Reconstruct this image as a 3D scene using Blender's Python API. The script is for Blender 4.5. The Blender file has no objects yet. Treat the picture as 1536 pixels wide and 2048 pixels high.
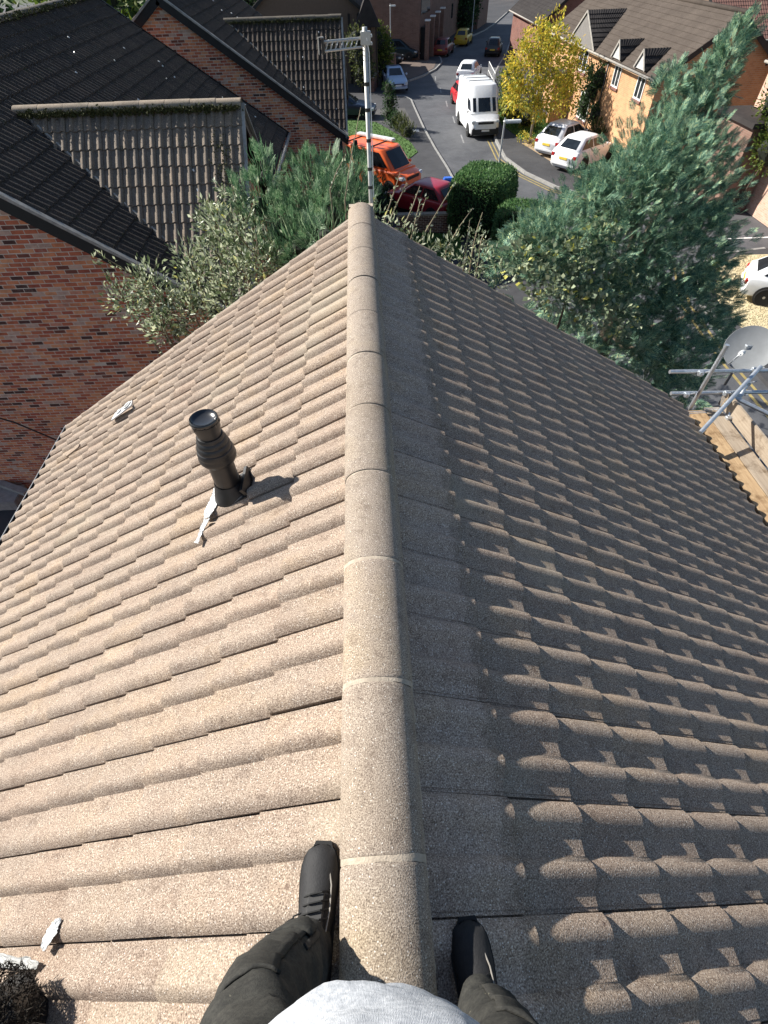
import bpy, bmesh, math, random
import numpy as np
from mathutils import Vector, Matrix
R_ = math.radians
random.seed(7); RNG = np.random.default_rng(11)
SC = bpy.context.scene
COL = SC.collection

# ------------------------------------------------------------------ camera, sky, sun, exposure
ZR = 7.9                                   # top of the ridge above the street
PITCH = 0.5402                             # roof pitch of the house underfoot
CAM_F, CAM_T, CAM_PSI, CAM_R = 985.03, 0.8717, 0.01774, -0.03257
CAM_C = Vector((0.0284, 0.0, ZR + 1.475))
_fw = Vector((math.sin(CAM_PSI)*math.cos(CAM_T), math.cos(CAM_PSI)*math.cos(CAM_T), -math.sin(CAM_T)))
_r0 = Vector((math.cos(CAM_PSI), -math.sin(CAM_PSI), 0)); _u0 = _r0.cross(_fw)
_rt = _r0*math.cos(CAM_R) + _u0*math.sin(CAM_R); _up = _u0*math.cos(CAM_R) - _r0*math.sin(CAM_R)
cam = bpy.data.cameras.new('camera'); cam_o = bpy.data.objects.new('camera', cam); COL.objects.link(cam_o)
cam.sensor_fit = 'HORIZONTAL'; cam.sensor_width = 36; cam.lens = CAM_F/1536*36
cam.clip_start = 0.02; cam.clip_end = 2000
cam_o.matrix_world = Matrix(((_rt.x, _up.x, -_fw.x, CAM_C.x), (_rt.y, _up.y, -_fw.y, CAM_C.y), (_rt.z, _up.z, -_fw.z, CAM_C.z), (0, 0, 0, 1)))
SC.camera = cam_o

SUN_EL, SUN_AZ = R_(35.4), R_(-63.5)       # azimuth clockwise from +Y
world = bpy.data.worlds.new('World'); SC.world = world; world.use_nodes = True
_wn = world.node_tree
_sky = _wn.nodes.new('ShaderNodeTexSky'); _sky.sky_type = 'NISHITA'; _sky.sun_disc = False
_sky.sun_elevation = SUN_EL; _sky.sun_rotation = SUN_AZ; _sky.altitude = 60; _sky.air_density = 1.0; _sky.dust_density = 0.6; _sky.ozone_density = 1.2
_bg = _wn.nodes['Background']; _wn.links.new(_sky.outputs[0], _bg.inputs[0]); _bg.inputs[1].default_value = 0.070
sun = bpy.data.lights.new('sun', 'SUN'); sun.energy = 5.0; sun.angle = R_(0.53); sun.color = (1.0, 0.95, 0.87)
sun_o = bpy.data.objects.new('sun', sun); COL.objects.link(sun_o); sun_o.location = (-40, 20, 40)
_sd = Vector((math.sin(SUN_AZ)*math.cos(SUN_EL), math.cos(SUN_AZ)*math.cos(SUN_EL), math.sin(SUN_EL)))
sun_o.rotation_euler = _sd.to_track_quat('Z', 'Y').to_euler()
SC.view_settings.view_transform = 'Standard'; SC.view_settings.look = 'None'
SC.view_settings.exposure = 1.03; SC.view_settings.gamma = 1.0; SC.view_settings.use_curve_mapping = False
SC.render.engine = 'CYCLES'; SC.cycles.max_bounces = 6; SC.cycles.diffuse_bounces = 3; SC.cycles.glossy_bounces = 3
SC.cycles.transparent_max_bounces = 8; SC.cycles.use_denoising = True

def project(p):
    v = Vector(p) - CAM_C; z = v.dot(_fw)
    if z < 0.05: return None
    return 768 + CAM_F*v.dot(_rt)/z, 1024 - CAM_F*v.dot(_up)/z, z

# ------------------------------------------------------------------ helpers: objects
def link(o, parent=None):
    COL.objects.link(o)
    if parent is not None: o.parent = parent
    return o
def tag(o, label=None, cat=None, group=None, kind=None):
    if label: o['label'] = label
    if cat: o['category'] = cat
    if group: o['group'] = group
    if kind: o['kind'] = kind
    return o
def thing(name, label, cat, loc=(0, 0, 0), rz=0.0, group=None):
    o = bpy.data.objects.new(name, None); link(o)
    o.location = loc; o.rotation_euler = (0, 0, rz); o.empty_display_size = 0.2
    return tag(o, label, cat, group)
def mesh_np(name, verts, faces, smooth=False):
    """verts (n,3) array, faces (m,k) int array or list of lists"""
    me = bpy.data.meshes.new(name)
    if isinstance(faces, np.ndarray):
        m, k = faces.shape
        me.vertices.add(len(verts)); me.vertices.foreach_set('co', np.asarray(verts, dtype=np.float32).ravel())
        me.loops.add(m*k); me.loops.foreach_set('vertex_index', faces.astype(np.int32).ravel())
        me.polygons.add(m); me.polygons.foreach_set('loop_start', np.arange(0, m*k, k, dtype=np.int32))
        me.polygons.foreach_set('loop_total', np.full(m, k, dtype=np.int32))
        me.update(calc_edges=True); me.validate()
    else:
        me.from_pydata([tuple(v) for v in verts], [], [tuple(f) for f in faces]); me.update()
    if smooth: me.polygons.foreach_set('use_smooth', np.ones(len(me.polygons), dtype=bool))
    return me
def obj(name, me, m=None, parent=None):
    if m is not None and len(me.materials) == 0: me.materials.append(m)
    return link(bpy.data.objects.new(name, me), parent)

class MB:
    """collects simple shapes, then builds ONE mesh object"""
    def __init__(s): s.v = []; s.f = []
    def add(s, vs, fs):
        b = len(s.v); s.v += [tuple(v) for v in vs]; s.f += [tuple(i+b for i in f) for f in fs]; return s
    def box(s, a, b):
        (x0, y0, z0), (x1, y1, z1) = a, b
        return s.add([(x0,y0,z0),(x1,y0,z0),(x1,y1,z0),(x0,y1,z0),(x0,y0,z1),(x1,y0,z1),(x1,y1,z1),(x0,y1,z1)],
                     [(3,2,1,0),(4,5,6,7),(0,1,5,4),(1,2,6,5),(2,3,7,6),(3,0,4,7)])
    def bar(s, p, q, w, h, up=(0, 0, 1)):
        p, q = Vector(p), Vector(q); d = (q-p).normalized(); u = Vector(up); a = d.cross(u)
        if a.length < 1e-4: a = d.cross(Vector((1, 0, 0)))
        a.normalize(); b = a.cross(d).normalized(); a = a*(w/2); b = b*(h/2)
        return s.add([p-a-b, p+a-b, p+a+b, p-a+b, q-a-b, q+a-b, q+a+b, q-a+b], [(0,1,2,3),(7,6,5,4),(0,4,5,1),(1,5,6,2),(2,6,7,3),(3,7,4,0)])
    def tube(s, pts, r, n=8, caps=True):
        pts = [Vector(p) for p in pts]; rs = r if isinstance(r, (list, tuple)) else [r]*len(pts); b = len(s.v); a0 = None
        for i, p in enumerate(pts):
            d = (pts[min(i+1, len(pts)-1)] - pts[max(i-1, 0)]).normalized()
            if a0 is None:
                a0 = d.cross(Vector((0, 0, 1)))
                if a0.length < 1e-3: a0 = d.cross(Vector((1, 0, 0)))
            a0 = (a0 - d*a0.dot(d)).normalized(); c = d.cross(a0)
            for k in range(n):
                t = 2*math.pi*k/n; s.v.append(tuple(p + (a0*math.cos(t) + c*math.sin(t))*rs[i]))
        for i in range(len(pts)-1):
            for k in range(n):
                k2 = (k+1) % n; s.f.append((b+i*n+k, b+i*n+k2, b+(i+1)*n+k2, b+(i+1)*n+k))
        if caps:
            s.f.append(tuple(b+k for k in reversed(range(n)))); s.f.append(tuple(b+(len(pts)-1)*n+k for k in range(n)))
        return s
    def lathe(s, prof, n=24, c=(0, 0, 0), axis='z', caps=True):
        b = len(s.v)
        for (r, h) in prof:
            for k in range(n):
                t = 2*math.pi*k/n; x, y = r*math.cos(t), r*math.sin(t)
                s.v.append((c[0]+x, c[1]+y, c[2]+h) if axis == 'z' else ((c[0]+x, c[1]+h, c[2]+y) if axis == 'y' else (c[0]+h, c[1]+x, c[2]+y)))
        for i in range(len(prof)-1):
            for k in range(n):
                k2 = (k+1) % n; s.f.append((b+i*n+k, b+i*n+k2, b+(i+1)*n+k2, b+(i+1)*n+k))
        if caps:
            s.f.append(tuple(b+k for k in reversed(range(n)))); s.f.append(tuple(b+(len(prof)-1)*n+k for k in range(n)))
        return s
    def prism(s, poly, z0, z1):
        n = len(poly); b = len(s.v)
        s.v += [(x, y, z0) for x, y in poly] + [(x, y, z1) for x, y in poly]
        s.f.append(tuple(b+i for i in reversed(range(n)))); s.f.append(tuple(b+n+i for i in range(n)))
        for i in range(n): j = (i+1) % n; s.f.append((b+i, b+j, b+n+j, b+n+i))
        return s
    def loft(s, rings, close=True, caps=True):
        b = len(s.v); n = len(rings[0])
        for r in rings: s.v += [tuple(p) for p in r]
        for i in range(len(rings)-1):
            for k in range(n if close else n-1):
                k2 = (k+1) % n; s.f.append((b+i*n+k, b+i*n+k2, b+(i+1)*n+k2, b+(i+1)*n+k))
        if caps and close:
            s.f.append(tuple(b+k for k in reversed(range(n)))); s.f.append(tuple(b+(len(rings)-1)*n+k for k in range(n)))
        return s
    def mesh(s, name, smooth=False, bevel=0.0, auto=0.0):
        me = bpy.data.meshes.new(name); me.from_pydata(s.v, [], s.f); me.update()
        bm = bmesh.new(); bm.from_mesh(me)
        bmesh.ops.recalc_face_normals(bm, faces=bm.faces)
        if bevel > 0:
            es = [e for e in bm.edges if len(e.link_faces) == 2 and e.calc_face_angle(0) > 0.6]
            bmesh.ops.bevel(bm, geom=es, offset=bevel, segments=1 if bevel < .004 else 2, affect='EDGES', clamp_overlap=True)
        bm.to_mesh(me); bm.free()
        if smooth or auto:
            me.polygons.foreach_set('use_smooth', np.ones(len(me.polygons), dtype=bool))
            if auto: me.set_sharp_from_angle(angle=auto)
        return me
    def build(s, name, m, parent=None, smooth=False, bevel=0.0, auto=0.0):
        return obj(name, s.mesh(name, smooth, bevel, auto), m, parent)

def pieces(name, me, mats, parent, nmax=300, label=None, visible=None, stuff_name=None):
    """alike pieces: the nmax that show largest become objects of their own, the rest ONE part marked stuff.
    mats: list of Matrix; me: shared mesh with its material"""
    sc = []
    for i, M in enumerate(mats):
        p = M.translation; q = project(p); s = -1.0
        if q and -60 < q[0] < 1596 and -60 < q[1] < 2108: s = 1.0/q[2]
        if visible is not None and s > 0 and not visible(p): s = -0.5
        sc.append((s, i))
    sc.sort(key=lambda t: -t[0]); solo = [i for s, i in sc[:nmax] if s > 0]; rest = [i for i in range(len(mats)) if i not in set(solo)]
    for i in solo:
        o = bpy.data.objects.new(name, me); link(o, parent); o.matrix_local = mats[i]
    if rest:
        n = len(me.vertices); co = np.empty(n*3, dtype=np.float32); me.vertices.foreach_get('co', co); co = co.reshape(n, 3)
        fs = [tuple(p.vertices) for p in me.polygons]; V = []; Fa = []
        for c, i in enumerate(rest):
            A = np.array(mats[i]); V.append(co @ A[:3, :3].T + A[:3, 3]); Fa += [tuple(v + c*n for v in f) for f in fs]
        m2 = bpy.data.meshes.new(name + '_mass'); m2.from_pydata(np.concatenate(V).tolist(), [], Fa); m2.update()
        if len(me.polygons) and me.polygons[0].use_smooth:
            m2.polygons.foreach_set('use_smooth', np.ones(len(m2.polygons), dtype=bool))
            try: m2.set_sharp_from_angle(angle=R_(40))
            except Exception: pass
        o = obj(stuff_name or (name + '_mass'), m2, me.materials[0], parent); o['kind'] = 'stuff'
    return solo

# ------------------------------------------------------------------ helpers: materials
class NT:
    def __init__(s, name):
        s.m = bpy.data.materials.new(name); s.m.use_nodes = True; s.t = s.m.node_tree; s.b = s.t.nodes['Principled BSDF']
    def n(s, typ, **kw):
        nd = s.t.nodes.new('ShaderNode' + typ)
        for k, v in kw.items():
            if k in ('i',):
                for kk, vv in v.items():
                    if isinstance(vv, tuple) and len(vv) == 2 and hasattr(vv[0], 'outputs'): s.t.links.new(vv[0].outputs[vv[1]], nd.inputs[kk])
                    else: nd.inputs[kk].default_value = vv
            else: setattr(nd, k, v)
        return nd
    def l(s, a, ao, b, bi): s.t.links.new(a.outputs[ao], b.inputs[bi])
    def pos(s, obj_space=False):
        return (s.n('TexCoord'), 'Object') if obj_space else (s.n('NewGeometry'), 'Position')
    def noise(s, vec, scale, detail=3, rough=0.6):
        nd = s.n('TexNoise'); nd.inputs['Scale'].default_value = scale; nd.inputs['Detail'].default_value = detail; nd.inputs['Roughness'].default_value = rough
        s.t.links.new(vec[0].outputs[vec[1]], nd.inputs['Vector']); return nd
    def ramp(s, src, so, stops, interp='LINEAR'):
        r = s.n('ValToRGB'); r.color_ramp.interpolation = interp; e = r.color_ramp.elements
        while len(e) > 1: e.remove(e[-1])
        e[0].position = stops[0][0]; e[0].color = (*stops[0][1], 1)
        for p, c in stops[1:]:
            k = e.new(p); k.color = (*c, 1)
        s.l(src, so, r, 'Fac'); return r
    def rnd(s):
        """a random number per piece, whether pieces are objects or islands of one mesh"""
        oi = s.n('ObjectInfo'); ge = s.n('NewGeometry'); a = s.n('Math', operation='ADD'); s.l(oi, 'Random', a, 0); s.l(ge, 'Random Per Island', a, 1)
        f = s.n('Math', operation='FRACT'); s.l(a, 0, f, 0); return f
    def mix(s, fac, a, b, blend='MIX'):
        m = s.n('Mix', data_type='RGBA', blend_type=blend)
        for inp, x in ((0, fac), (6, a), (7, b)):
            if isinstance(x, tuple) and hasattr(x[0], 'outputs'): s.t.links.new(x[0].outputs[x[1]], m.inputs[inp])
            elif isinstance(x, (int, float)): m.inputs[inp].default_value = x
            else: m.inputs[inp].default_value = (*x, 1)
        return m
    def bump(s, src, so, strength=0.3, dist=0.01, prev=None):
        b = s.n('Bump'); b.inputs['Strength'].default_value = strength; b.inputs['Distance'].default_value = dist; s.l(src, so, b, 'Height')
        if prev is not None: s.l(prev, 0, b, 'Normal')
        return b
    def done(s, col=None, rough=0.8, normal=None, metal=0.0, spec=0.3, **kw):
        if col is not None:
            if isinstance(col, tuple) and hasattr(col[0], 'outputs'): s.t.links.new(col[0].outputs[col[1]], s.b.inputs['Base Color'])
            else: s.b.inputs['Base Color'].default_value = (*col, 1)
        if isinstance(rough, tuple): s.t.links.new(rough[0].outputs[rough[1]], s.b.inputs['Roughness'])
        else: s.b.inputs['Roughness'].default_value = rough
        s.b.inputs['Metallic'].default_value = metal; s.b.inputs['Specular IOR Level'].default_value = spec
        if normal is not None: s.l(normal, 0, s.b, 'Normal')
        for k, v in kw.items(): s.b.inputs[k.replace('_', ' ')].default_value = v
        return s.m
MC = {}
def flat(name, c, rough=0.6, metal=0.0, var=0.25, scale=6.0, spec=0.4, bump=0.0, bscale=60.0, obj_space=False, **kw):
    """plain procedural material: base colour broken up by noise"""
    if name in MC: return MC[name]
    t = NT(name); p = t.pos(obj_space); n = t.noise(p, scale, 5, .65)
    r = t.ramp(n, 'Fac', [(.25, tuple(x*(1-var) for x in c)), (.5, c), (.8, tuple(min(1, x*(1+var)) for x in c))])
    nm = None
    if bump: nm = t.bump(t.noise(p, bscale, 3), 'Fac', bump, 0.006)
    MC[name] = t.done((r, 'Color'), rough, nm, metal, spec, **kw); return MC[name]

def tile_material(name, cols, tint, grain=230.0, patch=0.0, moss=0.0, spread=0.07, pale_top=0.0):
    t = NT(name); p = t.pos()
    g = t.noise(p, grain, 2, .6); big = t.noise(p, 2.3, 4, .6); mid = t.noise(p, 16, 4, .6)
    base = t.ramp(g, 'Fac', cols)
    rr = t.ramp(t.rnd(), 0, [(0, tuple(1-spread for _ in range(3))), (.5, (1, 1, 1)), (1, (1+spread*.8, 1+spread*.55, 1+spread*.3))])
    c = t.mix(1.0, (base, 'Color'), (rr, 'Color'), 'MULTIPLY')
    tr = t.ramp(big, 'Fac', [(.3, tint[0]), (.5, tint[1]), (.7, tint[2])]); c = t.mix(1.0, (c, 2), (tr, 'Color'), 'MULTIPLY')
    dr = t.ramp(mid, 'Fac', [(.28, (.74, .72, .72)), (.45, (1, 1, 1))]); c = t.mix(1.0, (c, 2), (dr, 'Color'), 'MULTIPLY')
    v = t.n('TexVoronoi'); v.inputs['Scale'].default_value = 120; t.t.links.new(p[0].outputs[p[1]], v.inputs['Vector'])
    sp = t.ramp(v, 'Distance', [(.14, (1, 1, 1)), (.24, (0, 0, 0))]); pk = t.n('SeparateColor'); t.l(v, 'Color', pk, 0)
    th = t.ramp(pk, 0, [(.72, (0, 0, 0)), (.74, (1, 1, 1))]); mu = t.mix(1.0, (sp, 'Color'), (th, 'Color'), 'MULTIPLY')
    c = t.mix((mu, 2), (c, 2), (.62, .58, .52))
    if patch:
        od = t.ramp(t.rnd(), 0, [(.93, (0, 0, 0)), (.96, (.12, .12, .12))]); om = t.ramp(t.noise(p, .8, 2), 'Fac', [(.5, (0, 0, 0)), (.6, (1, 1, 1))]); oc = t.mix(1., (od, 'Color'), (om, 'Color'), 'MULTIPLY'); c = t.mix((oc, 2), (c, 2), (.50, .45, .33))
        lv = t.n('TexVoronoi'); lv.inputs['Scale'].default_value = 11; t.t.links.new(p[0].outputs[p[1]], lv.inputs['Vector']); ls = t.ramp(lv, 'Distance', [(.05, (.55, .5, .5)), (.12, (1, 1, 1))]); lk = t.n('SeparateColor'); t.l(lv, 'Color', lk, 0); lt = t.ramp(lk, 0, [(.80, (0, 0, 0)), (.82, (1, 1, 1))]); c = t.mix((lt, 'Color'), (c, 2), (t.mix(1., (c, 2), (ls, 'Color'), 'MULTIPLY'), 2))
        sn = t.noise(p, 5.5, 6, .72); sr = t.ramp(sn, 'Fac', [(.26, (.66, .62, .60)), (.40, (1, 1, 1)), (.62, (1, 1, 1)), (.75, (1.14, 1.1, 1.02))]); c = t.mix(1., (c, 2), (sr, 'Color'), 'MULTIPLY')
        pn = t.noise(p, 1.1, 2, .5); pr = t.ramp(pn, 'Fac', [(.60, (0, 0, 0)), (.74, (patch, patch, patch))]); c = t.mix((pr, 'Color'), (c, 2), (.40, .36, .27))
    if moss:
        mn = t.noise(p, 4.5, 5, .7); mr = t.ramp(mn, 'Fac', [(.58, (0, 0, 0)), (.7, (moss, moss, moss))]); c = t.mix((mr, 'Color'), (c, 2), (.045, .05, .022))
    if pale_top:                               # paler, slightly bluer upper part of the tile, ragged lower edge
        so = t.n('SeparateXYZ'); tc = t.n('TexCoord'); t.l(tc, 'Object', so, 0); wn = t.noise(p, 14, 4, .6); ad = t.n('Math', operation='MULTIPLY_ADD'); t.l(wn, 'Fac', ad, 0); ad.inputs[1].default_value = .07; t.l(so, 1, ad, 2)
        wr = t.ramp(ad, 0, [(.075, (1, 1, 1)), (.092, (pale_top, pale_top*1.0, pale_top*1.02))]); c = t.mix(1.0, (c, 2), (wr, 'Color'), 'MULTIPLY')
    b = t.bump(g, 'Fac', .55, .004); b = t.bump(mid, 'Fac', .12, .01, b)
    return t.done((c, 2), .9, b, spec=.25)
M_TILE = tile_material('concrete_tile', [(.30, (.080, .059, .046)), (.43, (.212, .162, .125)), (.57, (.322, .258, .204)), (.72, (.56, .485, .40))],
                       ((.92, .88, .86), (1, 1, 1), (1.06, 1.01, .92)), patch=.28)
TILE_COLS = [(.30, (.080, .059, .046)), (.43, (.212, .162, .125)), (.57, (.322, .258, .204)), (.72, (.56, .485, .40))]
M_TILE_PALE = tile_material('pale_top_tile', TILE_COLS, ((.92, .88, .86), (1, 1, 1), (1.06, 1.01, .92)), pale_top=1.3)
M_RIDGE = tile_material('ridge_concrete', [(.30, (.085, .068, .054)), (.44, (.225, .182, .145)), (.58, (.33, .278, .226)), (.74, (.55, .485, .41))],
                        ((.92, .9, .86), (1, 1, 1), (1.05, 1.02, .9)), grain=300)
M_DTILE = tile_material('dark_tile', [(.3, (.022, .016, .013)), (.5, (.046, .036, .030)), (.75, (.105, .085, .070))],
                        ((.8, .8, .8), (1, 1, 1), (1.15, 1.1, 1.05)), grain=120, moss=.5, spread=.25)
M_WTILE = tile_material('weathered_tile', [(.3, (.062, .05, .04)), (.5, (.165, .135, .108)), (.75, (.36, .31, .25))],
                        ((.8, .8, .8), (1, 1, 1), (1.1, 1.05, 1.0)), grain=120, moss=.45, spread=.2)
def brick_piece_material(name, stops, pale=.6):
    t = NT(name); p = t.pos(); r = t.ramp(t.rnd(), 0, stops, 'CONSTANT')
    n = t.noise(p, 9, 5, .7); v = t.ramp(n, 'Fac', [(.25, (.62, .6, .6)), (.5, (1, 1, 1)), (.75, (1.25, 1.2, 1.15))])
    c = t.mix(1.0, (r, 'Color'), (v, 'Color'), 'MULTIPLY')
    w = t.noise(p, 3.2, 6, .75); wr = t.ramp(w, 'Fac', [(.58, (0, 0, 0)), (.72, (pale, pale, pale))]); c = t.mix((wr, 'Color'), (c, 2), (.30, .25, .21))
    return t.done((c, 2), .88, t.bump(t.noise(p, 70, 4), 'Fac', .4, .006), spec=.25)
M_BRICK = brick_piece_material('red_brick', [(0, (.44, .14, .075)), (.20, (.56, .215, .105)), (.38, (.36, .105, .065)), (.52, (.60, .28, .145)), (.66, (.18, .068, .048)), (.74, (.52, .235, .15)), (.84, (.48, .33, .255)), (.93, (.09, .048, .04))])
M_MORTAR = flat('mortar', (.56, .48, .39), .95, var=.3, scale=5, bump=.4, bscale=120)
def brick_far_material(name, c1, c2, mortar, scale=1.0):
    t = NT(name); tc = t.pos(); b = t.n('TexBrick'); sp = t.n('SeparateXYZ'); t.t.links.new(tc[0].outputs[tc[1]], sp.inputs[0])
    ad = t.n('Math', operation='ADD'); t.l(sp, 0, ad, 0); t.l(sp, 1, ad, 1); cb = t.n('CombineXYZ'); t.l(ad, 0, cb, 0); t.l(sp, 2, cb, 1); t.l(cb, 0, b, 'Vector')
    b.inputs['Scale'].default_value = scale; b.inputs['Brick Width'].default_value = .225; b.inputs['Row Height'].default_value = .075; b.inputs['Mortar Size'].default_value = .006
    b.inputs['Color1'].default_value = (*c1, 1); b.inputs['Color2'].default_value = (*c2, 1); b.inputs['Mortar'].default_value = (*mortar, 1)
    n = t.noise(t.pos(), .9, 5, .7); v = t.ramp(n, 'Fac', [(.3, (.78, .76, .75)), (.5, (1, 1, 1)), (.7, (1.15, 1.1, 1.05))])
    c = t.mix(1.0, (b, 'Color'), (v, 'Color'), 'MULTIPLY'); return t.done((c, 2), .9, t.bump(b, 'Fac', -.2, .01), spec=.2)
M_BLACK = flat('black_paint', (.012, .012, .013), .45, var=.3)
M_BLACKPL = flat('black_plastic', (.016, .016, .017), .42, var=.35, scale=14, spec=.5, bump=.08, bscale=90)
M_GREYTRIM = flat('weathered_grey_trim', (.30, .28, .25), .85, var=.4, scale=9)
M_LEAD = flat('lead_flashing', (.52, .53, .53), .5, var=.25, scale=25, metal=.1, bump=.5, bscale=40)
M_WHITE = flat('white_plastic', (.75, .75, .74), .4, var=.06)
M_GALV = flat('galvanised_steel', (.50, .53, .56), .38, metal=.75, var=.25, scale=22)
M_ALU = flat('aluminium', (.46, .45, .42), .5, metal=.4, var=.2, scale=30)
# ------------------------------------------------------------------ roof tiles (shared by all the houses)
TW, TG = 0.291, 0.303                      # covering width, gauge
def tile_profile(w):
    """height of a double-roll tile across its width (0 = left edge looking up the slope)"""
    k = 1 if w >= 0.1455 else 0; t = (w - k*0.1455)/0.1455; c = .70; e = 1.03 if k else .965
    if t < c: d = (c-t)/.46; h = 0.5 + 0.5*math.cos(math.pi*d) if d < 1 else 0.0
    else: d = (t-c)/(e-c); h = 1 - d*d if d < 1 else 0.0
    h = 0.0285*h
    return h
def make_tile(name, m, n=22, length=0.335, thick=0.020, hs=1.0, sc=1.0):
    """local frame: x across (0..TW), y up the slope (nose at 0), z out of the roof"""
    ts = [.24, .32, .40, .48, .56, .63, .70, .76, .82, .88, .93, .965] if n > 20 else [.24, .36, .48, .58, .70, .80, .90, .965]
    ws = [0.0, 0.0045, 0.005, 0.0155, 0.016] + [t*.1455 for t in ts] + [.1458] + [.1455 + t*.1455 for t in ts] + [TW]
    V = []; F = []
    def row(y, dz, inset=0.0): 
        b = len(V)
        for i, w in enumerate(ws):
            z = tile_profile(w)*hs + dz
            if i < 4: z = (-0.017 if i < 2 else -0.003) + dz
            V.append((w, y, z))
        return b
    lift = 0.023                           # the tail rides on the head of the tile below
    rows = [row(0.0, lift - thick), row(0.0, lift - 0.006), row(0.005, lift), row(length*.5, lift*.48), row(length, 0.0)]
    k = len(ws)
    for a, b in zip(rows[:-1], rows[1:]):
        for i in range(k-1): F.append((a+i, a+i+1, b+i+1, b+i))
    b = len(V)                             # right-hand side skirt
    for y, dz in ((0.0, lift), (length, 0.0)): 
        z = tile_profile(TW)*hs + dz; V.append((TW, y, z)); V.append((TW, y, z - 0.024))
    F.append((b, b+1, b+3, b+2))
    V = [(x*sc, y*sc, z) for x, y, z in V]
    me = mesh_np(name, V, F, smooth=True); me.set_sharp_from_angle(angle=R_(42)); me.materials.append(m); return me
ME_TILE = make_tile('roof_tile', M_TILE, 31)
ME_TILE_PALE = make_tile('roof_tile_pale_top', M_TILE_PALE, 31)
ME_DTILE = make_tile('roof_tile_dark', M_DTILE, 19, hs=1.3, sc=1.134)
ME_WTILE = make_tile('roof_tile_weathered', M_WTILE, 19, hs=1.4, sc=1.134)
def slope_frame(origin, up_dir, pitch):
    """tile frame of a roof slope: up_dir = horizontal direction that climbs"""
    u = Vector((up_dir[0], up_dir[1], 0)).normalized(); y = u*math.cos(pitch) + Vector((0, 0, math.sin(pitch))); x = u.cross(Vector((0, 0, 1))); z = x.cross(y)
    return Matrix(((x.x, y.x, z.x, origin[0]), (x.y, y.y, z.y, origin[1]), (x.z, y.z, z.z, origin[2]), (0, 0, 0, 1)))
def tile_grid(frame, i0, i1, noses, keep=None, off=0.0, jitter=0.0018, TW=TW):
    out = []
    for ny in noses:
        for i in range(i0, i1):
            if keep and not keep(i*TW + off + TW/2, ny): continue
            j = Matrix.Translation((i*TW + off + random.gauss(0, jitter*.5), ny + random.gauss(0, jitter*1.5), random.gauss(0, jitter*.4))) @ Matrix.Rotation(random.gauss(0, .004), 4, 'Z')
            out.append(frame @ j)
    return out
def half_round(r, drop, length, n=14, thick=.016):
    """ridge tile along local +y, crown at z=0"""
    A = []
    arc = [(-r, -drop)] + [(r*math.sin(t), -r*0.0 - (drop-.028)*(1-math.cos(t))/(1-math.cos(1.48)) - .0) for t in np.linspace(-1.48, 1.48, n)] + [(r, -drop)]
    return arc
def ridge_mesh(name, m, r=.1115, drop=.105, length=.440):
    arc = half_round(r, drop, length); b = MB()
    def ring(y, s=1.0): return [(x*s, y, z - (1-s)*.05) for x, z in arc]
    b.loft([ring(0, .955), ring(.0005, .975), ring(.005, .995), ring(.012, 1.0), ring(length*.5, 1.0), ring(length-.012, 1.0), ring(length-.005, .995), ring(length-.0005, .975), ring(length, .955)], close=False)
    me = b.mesh(name, smooth=True); me.set_sharp_from_angle(angle=R_(50)); me.materials.append(m); return me

# ------------------------------------------------------------------ the house underfoot
YG = 4.66; YB = -5.0
house = thing('tiled_house', 'house underfoot with buff concrete roof tiles and a rounded ridge', 'house', (0, 0, 0))
apex_z = ZR - 0.065
def own_slope(side, ncourse, gauge, y_joint, name):
    """side -1 left, +1 right"""
    part = bpy.data.objects.new('roof_slope', None); link(part, house)
    top = Vector((0, 0, apex_z)); down = Vector((side*math.cos(PITCH), 0, -math.sin(PITCH)))
    nrm = Vector((side*math.sin(PITCH), 0, math.cos(PITCH)))
    fr = slope_frame(top, (-side, 0), PITCH)           # y climbs, origin at apex, so noses are at negative y
    noses = [-(0.455 + gauge*k) for k in range(ncourse)]
    fx = fr.to_3x3() @ Vector((1, 0, 0))               # +-Y
    # joint phase
    mats = []
    if fx.y < 0: off = -YG - 0.0; i0, i1 = 0, int((YG-YB)/TW)
    else: off = YG - TW*int((YG-YB)/TW); i0, i1 = 0, int((YG-YB)/TW)
    mats = tile_grid(fr, i0, i1, noses, off=off)
    mats = [Matrix.Translation(nrm*-0.024) @ M for M in mats]
    return part, mats, top, down, nrm
pL, mL, _, dL, nL = own_slope(-1, 13, .3035, .29, 'left'); pR, mR, _, dR, nR = own_slope(1, 14, .2985, .15, 'right')
pL['label'] = 'sunlit slope of buff tiles with the black flue'; pR['label'] = 'shaded slope of tiles with only its rolls catching sun'
def in_front(p): return p.y > -.6
# a few tiles on the left give way to vents
pieces('roof_tile', ME_TILE, mL, pL, 160, visible=in_front)
nR0 = int((YG-YB)/TW)                      # the top course on the right is paler above its noses
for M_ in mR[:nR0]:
    o = link(bpy.data.objects.new('roof_tile', ME_TILE_PALE), pR); o.matrix_local = M_
pieces('roof_tile', ME_TILE, mR[nR0:], pR, 120, visible=in_front)
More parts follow.
